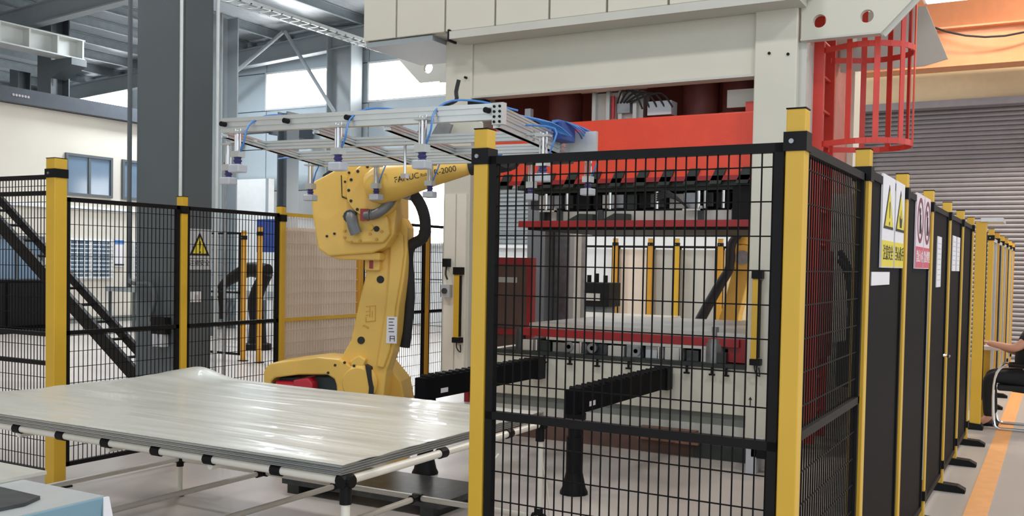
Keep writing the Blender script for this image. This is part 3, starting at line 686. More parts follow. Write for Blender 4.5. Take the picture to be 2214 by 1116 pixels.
# gate and far part of the side fence
t = thing('gate_post', (-.66, 10.9, 0), 'broad yellow light-curtain post where the operator sits', 'post')
obj('column', B(-.745, -.645, 10.82, 10.96, .02, 2.1), 'yellow', t, bevel=.006); obj('foot_plate', MB().prism([(0, 0), (.14, 0), (.14, .03), (.12, .06), (0, .07)], (-.76, 10.8, 0), (1, 0, 0), (0, 0, 1), (0, 1, 0), 0, .16), 'black', t)
obj('head_bracket', B(-.7, -.5, 10.8, 11.4, 2.1, 2.14), 'alu', t); obj('lens', B(-.645, -.64, 10.86, 10.92, .3, 2.0), 'black', t)
for k, y in enumerate([12.6, 13.8, 15.0, 16.2, 17.4, 18.6]):
    post(-.7, y, ['yellow post just behind the operator gate', 'second yellow post beyond the operator', 'third yellow post beyond the operator', 'fourth yellow post beyond the operator', 'fifth yellow post beyond the operator', 'farthest yellow post by the roller shutter'][k], m='amber' if k % 2 else 'yellow')
    if k < 5:
        t = thing('clear_panel', (-.7, y+.6, 0), ['first', 'second', 'third', 'fourth', 'fifth'][k]+' framed panel beyond the operator gate', 'fence panel', 'framed panels beyond the operator')
        obj('sheet', B(-.712, -.70, y+.05, y+1.15, .15, 1.95), 'blackp' if k % 2 else 'stl', t)
        obj('frame', MB().box(-.72, -.69, y+.04, y+.08, .12, 2.0).box(-.72, -.69, y+1.12, y+1.16, .12, 2.0).box(-.72, -.69, y+.08, y+1.12, 1.96, 2.0).box(-.72, -.69, y+.08, y+1.12, .12, .16), 'alu', t)
t = thing('control_pedestal', (-.64, 11.6, 0), 'slim control pedestal with pale buttons before the operator', 'control panel')
obj('column', B(-.68, -.6, 11.3, 11.4, .02, .79), 'yellow', t); obj('desk', B(-.72, -.5, 11.1, 11.5, .79, .835), 'paper', t, bevel=.01)
obj('base', B(-.76, -.5, 11.15, 11.5, 0, .03), 'black', t)
for k in range(3): obj('button', MB().cyl((-.68, 11.15+.12*k, .835), (-.68, 11.15+.12*k, .86), .022, 10), ['redm', 'black', 'stl'][k], t)

# person and chair
t_chair = t = thing('visitor_chair', (-.1, 11.15, 0), 'chrome cantilever chair with black seat under the operator', 'chair')
for y in (10.92, 11.38):
    obj('frame', MB().tube([(.12, y, .88), (.1, y, .7), (.05, y, .66), (-.3, y, .65), (-.4, y, .62), (-.45, y, .45), (-.44, y, .1), (-.4, y, .025), (-.3, y, .018), (.2, y, .018)], .014, 8), 'chrome', t, smooth=True)
obj('rear_bar', MB().cyl((.2, 10.92, .018), (.2, 11.38, .018), .014, 8), 'chrome', t)
obj('seat', B(-.42, .06, 10.93, 11.37, .4, .455), 'shirt', t, bevel=.02); obj('backrest', MB().hexa([(.05, 10.93, .46), (.1, 10.93, .46), (.1, 11.37, .46), (.05, 11.37, .46), (.13, 10.93, .92), (.17, 10.93, .92), (.17, 11.37, .92), (.13, 11.37, .92)]), 'shirt', t, bevel=.015)
obj('armrest', MB().tube([(.05, 10.92, .665), (-.32, 10.92, .66)], .022, 8, smooth=0), 'black', t)
def skin_body(name, verts, edges, radii, m, parent, sub=2):
    o0 = origin(parent); me = bpy.data.meshes.new(name); me.from_pydata([tuple(V(v)-o0) for v in verts], edges, [])
    me.materials.append(M[m]); o = bpy.data.objects.new(name, me); C.objects.link(o); o.parent = parent
    sk = o.modifiers.new('skin', 'SKIN'); sk.use_smooth_shade = True
    for i, r in enumerate(radii): me.skin_vertices[0].data[i].radius = (r, r) if not isinstance(r, tuple) else r
    me.skin_vertices[0].data[0].use_root = True
    s = o.modifiers.new('subsurf', 'SUBSURF'); s.levels = sub; s.render_levels = sub
    return o
P = thing('person', (-.05, 11.15, .455), 'seated person in black t-shirt and dark trousers reaching to the control pedestal', 'person')
yc = 11.15
bv = [(-.05, yc, .56), (-.07, yc, .72), (-.08, yc, .88), (-.08, yc, .98), (-.09, yc, 1.05), (-.12, yc, 1.13), (-.13, yc, 1.24),
      (-.08, yc-.17, .95), (-.22, yc-.2, .83), (-.44, yc-.15, .86), (-.52, yc-.13, .875), (-.08, yc+.17, .95), (-.2, yc+.22, .76), (-.42, yc+.15, .83), (-.5, yc+.13, .86),
      (-.12, yc-.1, .53), (-.5, yc-.12, .53), (-.48, yc-.12, .1), (-.58, yc-.12, .045), (-.12, yc+.1, .53), (-.5, yc+.14, .53), (-.46, yc+.14, .1), (-.56, yc+.14, .045)]
bv = [(x+.08, y, z) if i in (4, 5, 6) else (x-.04, y, z) if i in (0, 1, 2, 3, 7, 8, 11, 12, 15, 19) else (x, y, z) for i, (x, y, z) in enumerate(bv)]
be = [(0, 1), (1, 2), (2, 3), (3, 4), (4, 5), (5, 6), (3, 7), (7, 8), (8, 9), (9, 10), (3, 11), (11, 12), (12, 13), (13, 14), (0, 15), (15, 16), (16, 17), (17, 18), (0, 19), (19, 20), (20, 21), (21, 22)]
brd = [.14, .145, .16, .12, .05, .085, .09, .06, .045, .034, .03, .06, .045, .034, .03, .085, .06, .04, .035, .085, .06, .04, .035]
skin_body('body', bv, be, brd, 'skin', P)
def garment(name, ids, m, grow):
    idx = {i: k for k, i in enumerate(ids)}
    skin_body(name, [bv[i] for i in ids], [(idx[a], idx[b]) for a, b in be if a in idx and b in idx], [brd[i]+grow for i in ids], m, P)
def mid(a, b, f): return tuple(bv[a][k]+(bv[b][k]-bv[a][k])*f for k in range(3))
skin_body('shirt', [(bv[0][0], yc, .52), (bv[0][0], yc, .62), bv[1], bv[2], (bv[3][0], yc, .965), bv[7], mid(7, 8, .6), bv[11], mid(11, 12, .6)],
          [(0, 1), (1, 2), (2, 3), (3, 4), (3, 5), (5, 6), (3, 7), (7, 8)], [.185, .18, .18, .185, .13, .095, .08, .095, .08], 'shirt', P)
garment('trousers', [0, 15, 16, 17, 19, 20, 21], 'shirt', .013)
obj('hair', MB().lathe([(0, .1), (.05, .108), (.09, .09), (.12, .05), (.13, .01)], (-.035, yc, 1.2), (.15, 0, 1), 16), 'hair', P, smooth=True)
for s_, hy, hz_ in ((-1, yc-.13, .875), (1, yc+.13, .86)):
    h = MB()
    for k, (L_, dy) in enumerate([(.085, -.03), (.095, -.01), (.09, .01), (.075, .028)]):
        h.tube([(-.5, hy+dy*.7, hz_), (-.55, hy+dy, hz_+.01), (-.55-L_*.6, hy+dy, hz_+.002), (-.55-L_, hy+dy, hz_-.02)], [.011, .007], 7)
    h.tube([(-.5, hy-s_*.02, hz_), (-.53, hy-s_*.055, hz_+.0), (-.56, hy-s_*.06, hz_-.015)], [.012, .008], 7)
    obj('fingers', h, 'skin', P, smooth=True)
fm = MB()
for y in (yc-.035, yc+.035): fm.lathe([(0, .004), (.004, .012), (.008, .004)], (-.142, y, 1.21), (-1, 0, 0), 10)
obj('eyes', fm, 'ink', P)
obj('nose', MB().prism([(-.13, 1.2), (-.165, 1.165), (-.13, 1.16)], (0, yc-.012, 0), (1, 0, 0), (0, 0, 1), (0, 1, 0), 0, .024), 'skin', P)

P.location.x -= .1; t_chair.location.x -= .09

# ------------------------------------------------------------------ ROBOT
RO = V((-4.95, 6.3, 0)); TH = radians(22); E1 = V((cos(TH), sin(TH), 0)); NB = V((-sin(TH), cos(TH), 0)); Z = V((0, 0, 1))
def rp(a, b, z): return RO+E1*a+NB*b+Z*z
RB = thing('industrial_robot', RO, 'large yellow six-axis robot arm standing left of the press', 'robot')
def rpart(n, mb, m='robot', parent=RB, **k): return obj(n, mb, m, parent, **k)
def rprism(poly, b0, b1): return MB().prism(poly, RO, E1, Z, NB, b0, b1)
bs = rpart('base', MB().lathe([(0, .36), (.05, .36), (.07, .27), (.3, .25), (.34, .3), (.42, .3)], RO+E1*.05, Z, 28), smooth=True)
tr = rpart('turret', rprism([(-.34, .42), (.38, .42), (.34, .62), (.2, .78), (.02, .8), (-.16, .7), (-.3, .55)], -.02, .32), bevel=.012)
base = [(-.716, .694), (-.70, .73), (-.658, .764), (-.502, .792), (-.27, .825), (-.097, .815), (-.0, .764), (.05, .663), (.06, .42), (-.105, .42), (-.112, .6), (-.133, .657), (-.191, .69), (-.423, .681), (-.62, .651), (-.655, .62), (-.655, .42), (-.716, .42)]
rc = rpart('rear_arm', rprism(base, -.3, .1), bevel=.012)
rpart('motor_cover', rprism([(-.62, .42), (-.13, .42), (-.13, .66), (-.62, .64)], -.2, .08), 'teal', rc)
rpart('connector_block', B(0, 0, 0, 0, 0, 0) if False else rprism([(-.46, .5), (-.3, .5), (-.3, .62), (-.34, .66), (-.46, .64)], -.33, -.1), 'redm', rc, label='red cable connector', bevel=.01)
rpart('connector_plug', MB().cyl(rp(-.62, -.25, .58), rp(-.46, -.25, .58), .045, 12), 'redm', rc, label='red cable plug')
rpart('round_plug', MB().cyl(rp(-.66, -.31, .55), rp(-.66, -.2, .55), .035, 12), 'rubber', rc)
obj('warning_triangle', MB().prism([(-.03, 0), (.03, 0), (0, .06)], rp(-.23, -.205, .5), E1, Z, -NB, 0, .003), 'sy', rc)
for k in range(6):
    a = radians(150-30*k); rpart('bolt', MB().cyl(rp(-.05+.17*cos(a)*.9, -.305, .62+.17*sin(a)), rp(-.05+.17*cos(a)*.9, -.295, .62+.17*sin(a)), .011, 8), 'rubber', rc)
link = [(.12, 1.96), (.30, 1.97), (.385, 1.94), (.43, 1.86), (.43, 1.69), (.405, 1.469), (.37, 1.247), (.352, 1.025), (.325, .877), (.275, .727), (.25, .5), (.2, .42), (-.04, .42), (-.132, .56), (-.153, .713), (-.097, .827), (-.022, .959), (.014, 1.127), (.053, 1.314), (.089, 1.463), (.113, 1.63)]
lk = rpart('lower_arm', rprism(link, -.24, -.02), bevel=.014)
side = [(.30, 1.9), (.40, 1.8), (.405, 1.66), (.38, 1.45), (.345, 1.24), (.325, 1.02), (.3, .88), (.255, .75), (.2, .76), (.235, 1.0), (.262, 1.2), (.28, 1.4), (.29, 1.6)]
rpart('cover_rib', rprism(side, -.265, -.235), parent=lk, bevel=.012)
for a, z in ((.215, 1.45), (.065, .965)): rpart('hole', MB().cyl(rp(a, -.246, z), rp(a, -.238, z), .03, 16), 'rubber', lk)
rpart('joint_cover', MB().lathe([(0, .15), (.04, .15), (.07, .12)], rp(.06, -.24, .63), -NB, 24), 'robot', lk, smooth=True)
rpart('joint_gap', rprism([(.12, .78), (.16, .76), (.19, .6), (.17, .43), (.14, .43), (.155, .6)], -.315, -.24), 'rubber', lk)
rpart('cast_lug', rprism([(-.02, .8), (.06, .85), (.12, .82), (.1, .76), (0, .76)], -.29, -.24), parent=lk, bevel=.012)
rpart('id_plate', rprism([(.275, .95), (.36, .95), (.362, 1.16), (.28, 1.16)], -.272, -.266), 'paper', lk, label='white label sheet with printed lines')
lm_ = MB()
for k in range(5): lm_.prism([(.295, 1.14-.025*k), (.34-.01*(k % 2), 1.14-.025*k), (.34-.01*(k % 2), 1.146-.025*k), (.295, 1.146-.025*k)], RO, E1, Z, NB, -.274, -.272)
for a, b in (((.305, 1.005), (.345, 1.01)), ((.305, .985), (.345, .99)), ((.305, .965), (.31, 1.005)), ((.34, .965), (.345, 1.005))): lm_.prism([a, (b[0], a[1]), b, (a[0], b[1])], RO, E1, Z, NB, -.274, -.272)
rpart('printed_lines', lm_, 'ink', kind='stuff')
em = MB()
for (a0, z0, a1, z1) in ((.10, 1.11, .18, 1.12), (.10, 1.23, .18, 1.24), (.10, 1.11, .105, 1.15), (.175, 1.12, .18, 1.24), (.13, 1.15, .135, 1.23), (.10, 1.16, .135, 1.165), (.15, 1.15, .155, 1.2), (.10, 1.19, .135, 1.195)):
    em.prism([(a0, z0), (a1, z0 if a1-a0 > .02 else z0), (a1, z1), (a0, z1)] if a1-a0 < .02 else [(a0, z0), (a1, z0+.01), (a1, z1+.006), (a0, z0+.006)], RO, E1, Z, NB, -.244, -.238)
rpart('cast_emblem', em, 'amber', lk)
rpart('tick_mark', rprism([(.07, 1.075), (.09, 1.09), (.13, 1.07), (.12, 1.055), (.095, 1.075)], -.243, -.238), 'amber', lk)
house = [(-.30, 2.186), (-.10, 2.29), (.05, 2.336), (.294, 2.336), (.36, 2.28), (.38, 2.15), (.385, 1.95), (.365, 1.8), (.30, 1.70), (.198, 1.656), (.002, 1.64), (-.145, 1.625), (-.23, 1.679), (-.28, 1.936)]
hsg = rpart('elbow_housing', rprism(house, -.44, -.02), bevel=.014)
gear = [(-.02, 1.954), (.18, 1.96), (.25, 1.99), (.33, 1.93), (.352, 1.80), (.30, 1.735), (.04, 1.727), (-.01, 1.75)]
gb = rpart('gearbox', rprism(gear, -.50, -.44), parent=hsg, bevel=.015)
rpart('underside_wedge', rprism([(-.16, 1.63), (.0, 1.66), (.25, 1.66), (.25, 1.6), (-.08, 1.6)], -.40, -.1), parent=hsg, bevel=.012)
rpart('tab', rprism([(.1, 1.52), (.22, 1.52), (.22, 1.66), (.1, 1.66)], -.3, -.235), parent=hsg, bevel=.008); rpart('slot', rprism([(.14, 1.535), (.17, 1.535), (.17, 1.62), (.14, 1.62)], -.304, -.298), 'redd', hsg)
rpart('mating_plug', MB().tube([rp(.04, -.5, 1.95), rp(.06, -.53, 1.92), rp(.08, -.55, 1.86), rp(.1, -.54, 1.8)], .045, 9), 'hose', gb, smooth=True)
rpart('plug_cap', MB().cyl(rp(.05, -.5, 1.93), rp(.05, -.55, 1.93), .05, 12), 'teal', gb)
for a, z in ((-.0, 1.77), (.0, 1.82), (.12, 1.745), (.2, 1.8), (.29, 1.82), (-.01, 1.93), (.05, 1.735), (.25, 1.76)): rpart('bolt', MB().cyl(rp(a, -.512, z), rp(a, -.498, z), .011, 8), 'amber', gb)
rpart('plug', MB().cyl(rp(.25, -.51, 1.84), rp(.25, -.498, 1.84), .022, 12), 'rubber', gb); rpart('grease_cap', MB().cyl(rp(.2, -.515, 1.85), rp(.2, -.498, 1.85), .025, 10), 'yellow', gb)
rpart('cover_plate', rprism([(-.04, 2.09), (.005, 2.08), (.0, 2.24), (-.045, 2.25)], -.447, -.44), parent=hsg, bevel=.004)
rpart('cover_seam', rprism([(-.045, 2.08), (.0, 2.065), (.0, 2.072), (-.038, 2.087), (-.05, 2.25), (-.055, 2.25)], -.445, -.44), 'rubber', hsg)
for a, z in ((-.02, 2.2), (.01, 2.27), (.03, 2.04), (.06, 2.06), (-.16, 1.78), (-.1, 1.8)): rpart('bolt', MB().cyl(rp(a, -.449, z), rp(a, -.438, z), .01, 8), 'rubber', hsg)
rpart('rear_motor', MB().lathe([(0, .26), (.2, .26), (.22, .22)], rp(-.1, .0, 2.08), NB, 24), 'rubber', hsg, smooth=True)
rpart('motor_box', rprism([(-.39, 1.9), (-.31, 1.66), (-.1, 1.7), (.12, 2.42), (-.12, 2.44), (-.34, 2.29)], -.02, .14), 'rubber', hsg, label='black motor cover behind the elbow')
# forearm
Fa, Fb = rp(.19, -.3, 2.15), rp(1.0, -.12, 2.36); fd = (Fb-Fa).normalized(); Lf = (Fb-Fa).length
fl = rpart('elbow_flange', MB().lathe([(0, .215), (.05, .215), (.07, .205)], rp(.215, -.44, 2.13), -NB, 30), smooth=True)
for k in range(14):
    a = 2*pi*k/14; rpart('bolt', MB().cyl(rp(.215+.185*cos(a), -.515, 2.13+.185*sin(a)), rp(.215+.185*cos(a), -.505, 2.13+.185*sin(a)), .012, 8), 'rubber', fl)
prof = [(-.05, .04), (-.02, .11), (.06, .145), (.18, .135), (.3, .115), (.5, .085), (Lf-.03, .052), (Lf, .048)]
Fs = rp(.225, -.55, 2.155); Fe = rp(.99, -.66, 2.295); fd = (Fe-Fs).normalized(); Lf = (Fe-Fs).length  # forearm end moved nearer along the camera's line of sight, off the arm's plane
prof[-2] = (Lf-.03, .055); prof[-1] = (Lf, .05)
fa = rpart('forearm', MB().lathe(prof, Fs, fd, 28), smooth=True)
upf = (Z-fd*Z.dot(fd)).normalized()
sideN = -(fd.cross(upf)); 
if sideN.dot(-NB) < 0: sideN = -sideN
text('lettering', 'FANUC', .06, Fs+fd*.33+sideN*.124+upf*-.005, fd, upf, 'ink', fa); text('lettering', 'Robot', .034, Fs+fd*.475+sideN*.104+upf*-.004, fd, upf, 'ink', fa); text('lettering', 'R-2000', .06, Fs+fd*.62+sideN*.088+upf*-.002, fd, upf, 'ink', fa)
wr_ = rpart('wrist', MB().lathe([(0, .06), (.1, .07), (.12, .085), (.3, .085), (.32, .06)], Fe, fd, 20), 'rubber', smooth=True)
We = Fe+fd*.3
rpart('wrist_joint', MB().lathe([(-.09, .07), (.09, .07)], We, NB, 18), 'rubber', wr_, smooth=True)
rpart('tool_flange', MB().cyl(We, We+E1*.1+V((0, 0, .04)), .06, 16), 'stld', wr_)
# hoses
rpart('grey_hose', MB().tube([rp(.17, -.52, 1.94), rp(.26, -.56, 1.95), rp(.34, -.56, 2.01), rp(.39, -.52, 2.09), rp(.45, -.48, 2.14)], .036, 10), 'hose', smooth=True)
cor = MB()
for i in range(13):
    t_ = i/12; p = rp(.2+.2*t_, -.545, 1.945+.14*t_*t_)
    cor.cyl(p, p+E1*.008, .042, 10)
rpart('hose_rings', cor, 'hose', kind='stuff')
rpart('hose_socket', rprism([(.13, 1.9), (.19, 1.9), (.19, 1.99), (.13, 1.99)], -.54, -.49), 'redd')
rpart('hose_clamp', rprism([(.41, 2.08), (.5, 2.06), (.52, 2.14), (.43, 2.17)], -.5, -.38), 'stl', bevel=.006)
rpart('black_hose', MB().tube([rp(.45, -.44, 2.13), rp(.52, -.42, 2.1), rp(.575, -.38, 2.0), rp(.59, -.33, 1.88), rp(.55, -.25, 1.78), rp(.44, -.18, 1.72), rp(.4, -.1, 1.6), rp(.4, -.02, 1.3), rp(.36, .0, .9)], .045, 12), 'rubber', smooth=True)

# ------------------------------------------------------------------ GRIPPER FRAME
A0, B0, C0, D0 = V((-4.65, 4.48, 2.40)), V((-2.72, 4.66, 2.40)), V((-3.08, 6.45, 2.40)), V((-5.3, 6.2, 2.40))
G = thing('suction_gripper', (-3.9, 5.5, 2.36), 'aluminium vacuum gripper frame with suction cups held by the robot', 'gripper')
def gp(n, mb, m='alu', parent=G, **k): return obj(n, mb, m, parent, **k)
def prof_bar(a, b, wd, ht):
    mb = MB(); d = (V(b)-V(a)).normalized(); s = d.cross(Z).normalized()
    # slotted section: three ribs and a recessed web
    mb.bar(a, b, wd*.72, ht)
    for zz in (-.5, 0, .5):
        off = Z*(zz*(ht-ht*.26))
        mb.bar(V(a)+off, V(b)+off, wd, ht*.24 if zz == 0 else ht*.26)
    return mb
def bil(u, v): return A0*(1-u)*(1-v)+B0*u*(1-v)+C0*u*v+D0*(1-u)*v
fr = gp('front_rail', prof_bar(A0+Z*.035, B0+Z*.035, .045, .09))
for u in (.02, .27, .5, .97): gp('end_knob', MB().cyl(bil(u, 0)+V((0, -.022, .04)), bil(u, 0)+V((0, -.06, .04)), .016, 10), 'black', fr)
for v in (.36, .7, 1.0): gp('cross_rail', prof_bar(bil(0, v)-Z*.01, bil(1, v)-Z*.01, .045, .06))
for u in (.0, .36, .62, .985): gp('long_rail', prof_bar(bil(u, .015)-Z*.01, bil(u, 1)-Z*.01, .045, .08 if u > .9 else .05))
sr = gp('upper_side_rail', prof_bar(bil(.985, .0)+Z*.05, bil(.985, .75)+Z*.05, .05, .05))
gp('slotted_plate', MB().box(-2.75, -2.68, 4.62, 4.66, 2.36, 2.48), 'alu', sr)
for k in range(8): gp('plate_hole', MB().cyl((-2.735+.035*(k % 2), 4.615, 2.375+.028*(k//2)), (-2.735+.035*(k % 2), 4.622, 2.375+.028*(k//2)), .008, 8), 'black', sr)
def cup(x, y, z, ln, ox=0, oy=0, s=1.0):
    c = gp('suction_cup', MB().box(x-.034, x+.034, y-.03, y+.03, z-ln*.73, z-ln*.55))
    gp('bellows', MB().lathe([(0, .028), (.012, .02), (.024, .028), (.036, .02), (.048, .026)], (x, y, z-ln*.73-.046), Z, 12), 'navy', c)
    gp('pad', MB().box(x-.046, x+.046, y-.04, y+.04, z-ln*.73-.095, z-ln*.73-.045), 'pad', c, bevel=.008)
    gp('guide_rods', MB().cyl((x-.022, y, z-ln*.6), (x-.022, y, z+.03), .006, 7).cyl((x+.022, y, z-ln*.6), (x+.022, y, z+.03), .006, 7).cyl((x, y, z-ln*.55), (x, y, z+.02), .011, 8), 'chrome', c)
    gp('mount_plate', MB().box(x-.045, x+.045, y-.03, y+.03, z+.0, z+.012), 'alu', c)
    if ox or oy: gp('outrigger', MB().bar((x, y, z+.018), (x+ox, y+oy, z+.018), .03, .012), 'alu', c)
CU = [(-4.46, 4.42, 2.37, .2, 0, .08), (-3.73, 4.5, 2.38, .22, 0, .08), (-3.17, 4.56, 2.4, .25, 0, .08), (-2.72, 5.18, 2.36, .24, -.14, 0), (-3.0, 6.42, 2.37, .24, -.3, 0),
      (-4.37, 6.4, 2.36, .22, 0, -.1), (-4.87, 6.36, 2.36, .24, 0, -.1), (-5.34, 6.1, 2.36, .26, 0, .1), (-4.98, 4.85, 2.37, .24, .25, 0), (-3.5, 6.48, 2.36, .26, 0, -.05)]
for c in CU: cup(*c)
pr_ = gp('probe_rod', MB().cyl((-3.75, 5.2, 2.4), (-3.75, 5.2, 2.16), .009, 8).box(-3.77, -3.73, 5.18, 5.22, 2.14, 2.17), 'chrome')
# blue air hoses
for i, c in enumerate(CU):
    if i == 8: continue
    x, y, z, ln = c[:4]; dx = .1 if i < 3 else -.12
    end = [(x+.12*dx/.1, y+.12, z+.12), (x+2.6*dx, y+.22, z+.12), (x+4.5*dx, y+.3, z+.07)] if i < 3 else [(x+dx, y-.05, z+.07), (x+1.8*dx, y-.15, z+.05)]
    gp('air_hose', MB().tube([(x+.02, y, z-ln*.6), (x+.07, y-.02, z-.06), (x+.06, y+.03, z+.05)]+end, .006, 7), 'bluehose', smooth=True)
for k in range(5):
    o = .035*k
    gp('air_hose', MB().tube([(-3.6-.03*k, 4.95+o, 2.47), (-3.2, 5.0+o, 2.5+.008*k), (-3.0, 5.1+o, 2.52), (-2.9+.012*k, 5.4+o, 2.5), (-2.86, 5.7+o, 2.45)], .0055, 7), 'bluehose', smooth=True)
for k in range(5):
    a = .04*k
    gp('air_hose', MB().tube([(-2.95, 5.68+a, 2.44), (-2.94-.02*k, 5.72+a, 2.52+.012*k), (-2.88, 5.8+a, 2.54), (-2.85+.012*k, 5.95+a, 2.48), (-2.88, 6.15, 2.38)], .0055, 7), 'bluehose' if k % 3 else 'navyb', smooth=True)
gp('valve_terminal', B(-3.05, -2.88, 5.75, 5.95, 2.42, 2.54), 'navyb', bevel=.006); gp('end_plate', B(-2.98, -2.75, 6.0, 6.03, 2.36, 2.5), 'alu')
gp('flange_bracket', MB().prism([(-.28, 0), (.06, 0), (.06, .12), (.0, .18), (-.06, .18), (-.25, .06)], (-3.55, 5.7, 2.44), (1, 0, 0), (0, 0, 1), (0, 1, 0), 0, .05), 'beige')
gp('side_plate', MB().prism([(0, 0), (.16, 0), (.2, .1), (.1, .14)], (-3.85, 5.6, 2.44), (1, 0, 0), (0, 0, 1), (0, 1, 0), 0, .02), 'stl')
gp('cable_loop', MB().tube([(-3.95, 5.6, 2.46), (-3.85, 5.6, 2.58), (-3.72, 5.6, 2.67), (-3.62, 5.6, 2.7), (-3.62, 5.6, 2.76), (-3.6, 5.6, 2.84)], .014, 8), 'rubber', smooth=True)
G.location = (-3.51, 4.95, 2.284); G.scale = (.9, .9, .9)      # scaled about the camera to put cups before robot; frame then 1.75 m wide
gm = V((-3.0, 5.84, 2.32))
rpart('tool_adapter', MB().bar(We+E1*.08, gm, .1, .05).box(-3.2, -2.85, 5.82, 5.87, 2.27, 2.37), 'stld')

# ------------------------------------------------------------------ SHEET TABLE
TB = thing('pipe_rack_table', (-3.7, 3.75, 0), 'white pipe rack table with black joints carrying the metal sheets', 'table')
X0, X1, Y0, Y1, ZT, ZB = -5.08, -2.37, 2.93, 4.54, .748, .25
def tp(n, mb, m='pipe', **k): return obj(n, mb, m, TB, **k)
r = .018
tp('top_rail', MB().cyl((X0, Y0, ZT), (X1, Y0, ZT), r, 12), smooth=True); tp('top_rail', MB().cyl((X0, Y1, ZT), (X1, Y1, ZT), r, 12), smooth=True)
for x in (X0, X1): tp('top_rail', MB().cyl((x, Y0, ZT), (x, Y1, ZT), r, 12), smooth=True)
for x in (-4.4, -3.75, -3.1): tp('cross_pipe', MB().cyl((x, Y0, ZT-.03), (x, Y1, ZT-.03), r*.85, 10), smooth=True)
for x in (X0, X1):
    for y in (Y0, Y1): tp('leg', MB().cyl((x, y, .02), (x, y, ZT), r, 12), smooth=True); 
for x in (X0, X1):
    for y in (Y0, Y1): tp('foot', MB().cyl((x, y, 0), (x, y, .02), .028, 12), 'black')
tp('lower_rail', MB().cyl((X0, Y1, ZB), (X1, Y1, ZB), r*.9, 10), smooth=True); tp('lower_rail', MB().cyl((X0, Y0, ZB), (X1, Y0, ZB), r*.9, 10), smooth=True)
for x in (X0, -4.33, -3.72, -3.15, X1): tp('lower_rail', MB().cyl((x, Y0, ZB), (x, Y1, ZB), r*.9, 10), smooth=True)
def joint(x, y, z, ax='x', L=.05):
    d = {'x': V((L/2, 0, 0)), 'y': V((0, L/2, 0)), 'z': V((0, 0, L/2))}[ax]; p = V((x, y, z))
    return MB().cyl(p-d, p+d, r+.006, 12)
for x in (-4.75, -4.4, -4.07, -3.75, -3.42, -3.1, -2.72): tp('joint', joint(x, Y0, ZT), 'black')
for x in (X0, X1):
    for y in (Y0, Y1):
        mb = joint(x, y, ZT, 'x', .07); mb.cyl((x, y, ZT-.09), (x, y, ZT+.01), r+.006, 12).cyl((x, y-.035, ZT), (x, y+.035, ZT), r+.006, 12)
        tp('corner_joint', mb, 'black')
        mb = joint(x, y, ZB, 'x', .07); mb.cyl((x, y, ZB-.05), (x, y, ZB+.05), r+.006, 12); tp('corner_joint', mb, 'black')
for x in (-4.33, -3.72, -3.15):
    tp('joint', joint(x, Y1, ZB, 'x', .06), 'black'); tp('joint', joint(x, Y1-.04, ZB, 'y', .05), 'black')
for y in (3.6, 4.2): tp('joint', joint(X1, y, ZT, 'y'), 'black')
SS = thing('sheet_stack', (-3.75, 3.75, .774), 'stack of bare grey metal sheets on the white pipe table', 'sheet metal')
for k in range(7): obj('sheet', B(X0-.02+.006*(k % 3), X1-.0-.005*(k % 2), Y0-.03+.004*(k % 3), Y1+.04, .774+k*.005, .774+k*.005+.004), 'sheet', SS)
# film covered top sheet, wavy
nx, ny = 80, 150
rh = random.Random(5)
RG = [(rh.uniform(X0+.2, X1-.7), rh.uniform(.3, 1.1), rh.uniform(Y0+.1, Y1-.1), rh.uniform(.0025, .005)) for k in range(26)]
RG += [(X0, 1.4, Y0+.28, .006), (X0+.3, 1.9, Y0+.16, .006), (X0, 1.2, Y0+.4, .005)]; mb = MB(); top = []; bot = []
import mathutils
def hz_(u, v):
    x = X0+.0+(X1-X0)*u; y = Y0-.02+(Y1+.03-Y0)*v
    n = mathutils.noise.noise(V((x*.7, y*2.6, 3.1)))*.012+mathutils.noise.noise(V((x*1.6, y*9, 1)))*.004
    hump = .05*math.exp(-((u-.07)/.07)**2-((v-1.0)/.14)**2)
    cup_ = .018*math.exp(-((u-.0)/.1)**2)
    e = -.006 if v < .03 else 0
    for (rx, rl, ry, rhh) in RG:
        d = (y-ry+.03*(x-rx))/.012
        if abs(d) < 3 and rx < x < rx+rl: e += rhh*math.exp(-d*d)*math.sin(pi*(x-rx)/rl)
    e += .012*math.exp(-((v)/.03)**2)*mathutils.noise.noise(V((x*5, 2, 5)))+.01*math.exp(-((u-1)/.02)**2)*mathutils.noise.noise(V((y*6, 2, 8)))
    e += .014*math.exp(-((v-.16)/.07)**2)*(1-u)
    return x+.012*mathutils.noise.noise(V((x*6, y*6, 9)))*(u in (0, 1) or 0), y, max(.8125, .815+n*(.35+.65*min(1, v*3))+hump+cup_+e)
for j in range(ny+1):
    for i in range(nx+1): top.append(hz_(i/nx, j/ny))
N = (nx+1)*(ny+1)
vs = top+[(x, y, z-.003) for x, y, z in top]; fs = []
for j in range(ny):
    for i in range(nx):
        a = j*(nx+1)+i; fs += [(a, a+1, a+nx+2, a+nx+1), (N+a, N+a+nx+1, N+a+nx+2, N+a+1)]
for i in range(nx):
    a = i; b_ = ny*(nx+1)+i; fs += [(a, N+a, N+a+1, a+1), (b_, b_+1, N+b_+1, N+b_)]
for j in range(ny):
    a = j*(nx+1); b_ = a+nx; fs += [(a, a+nx+1, N+a+nx+1, N+a), (b_, N+b_, N+b_+nx+1, b_+nx+1)]
mb.add(vs, fs)
solo('film_covered_sheet', mb, 'film', 'wrinkled pale film-covered metal sheet lying on top of the stack', 'sheet metal', (-3.75, 3.75, .82), smooth=True)
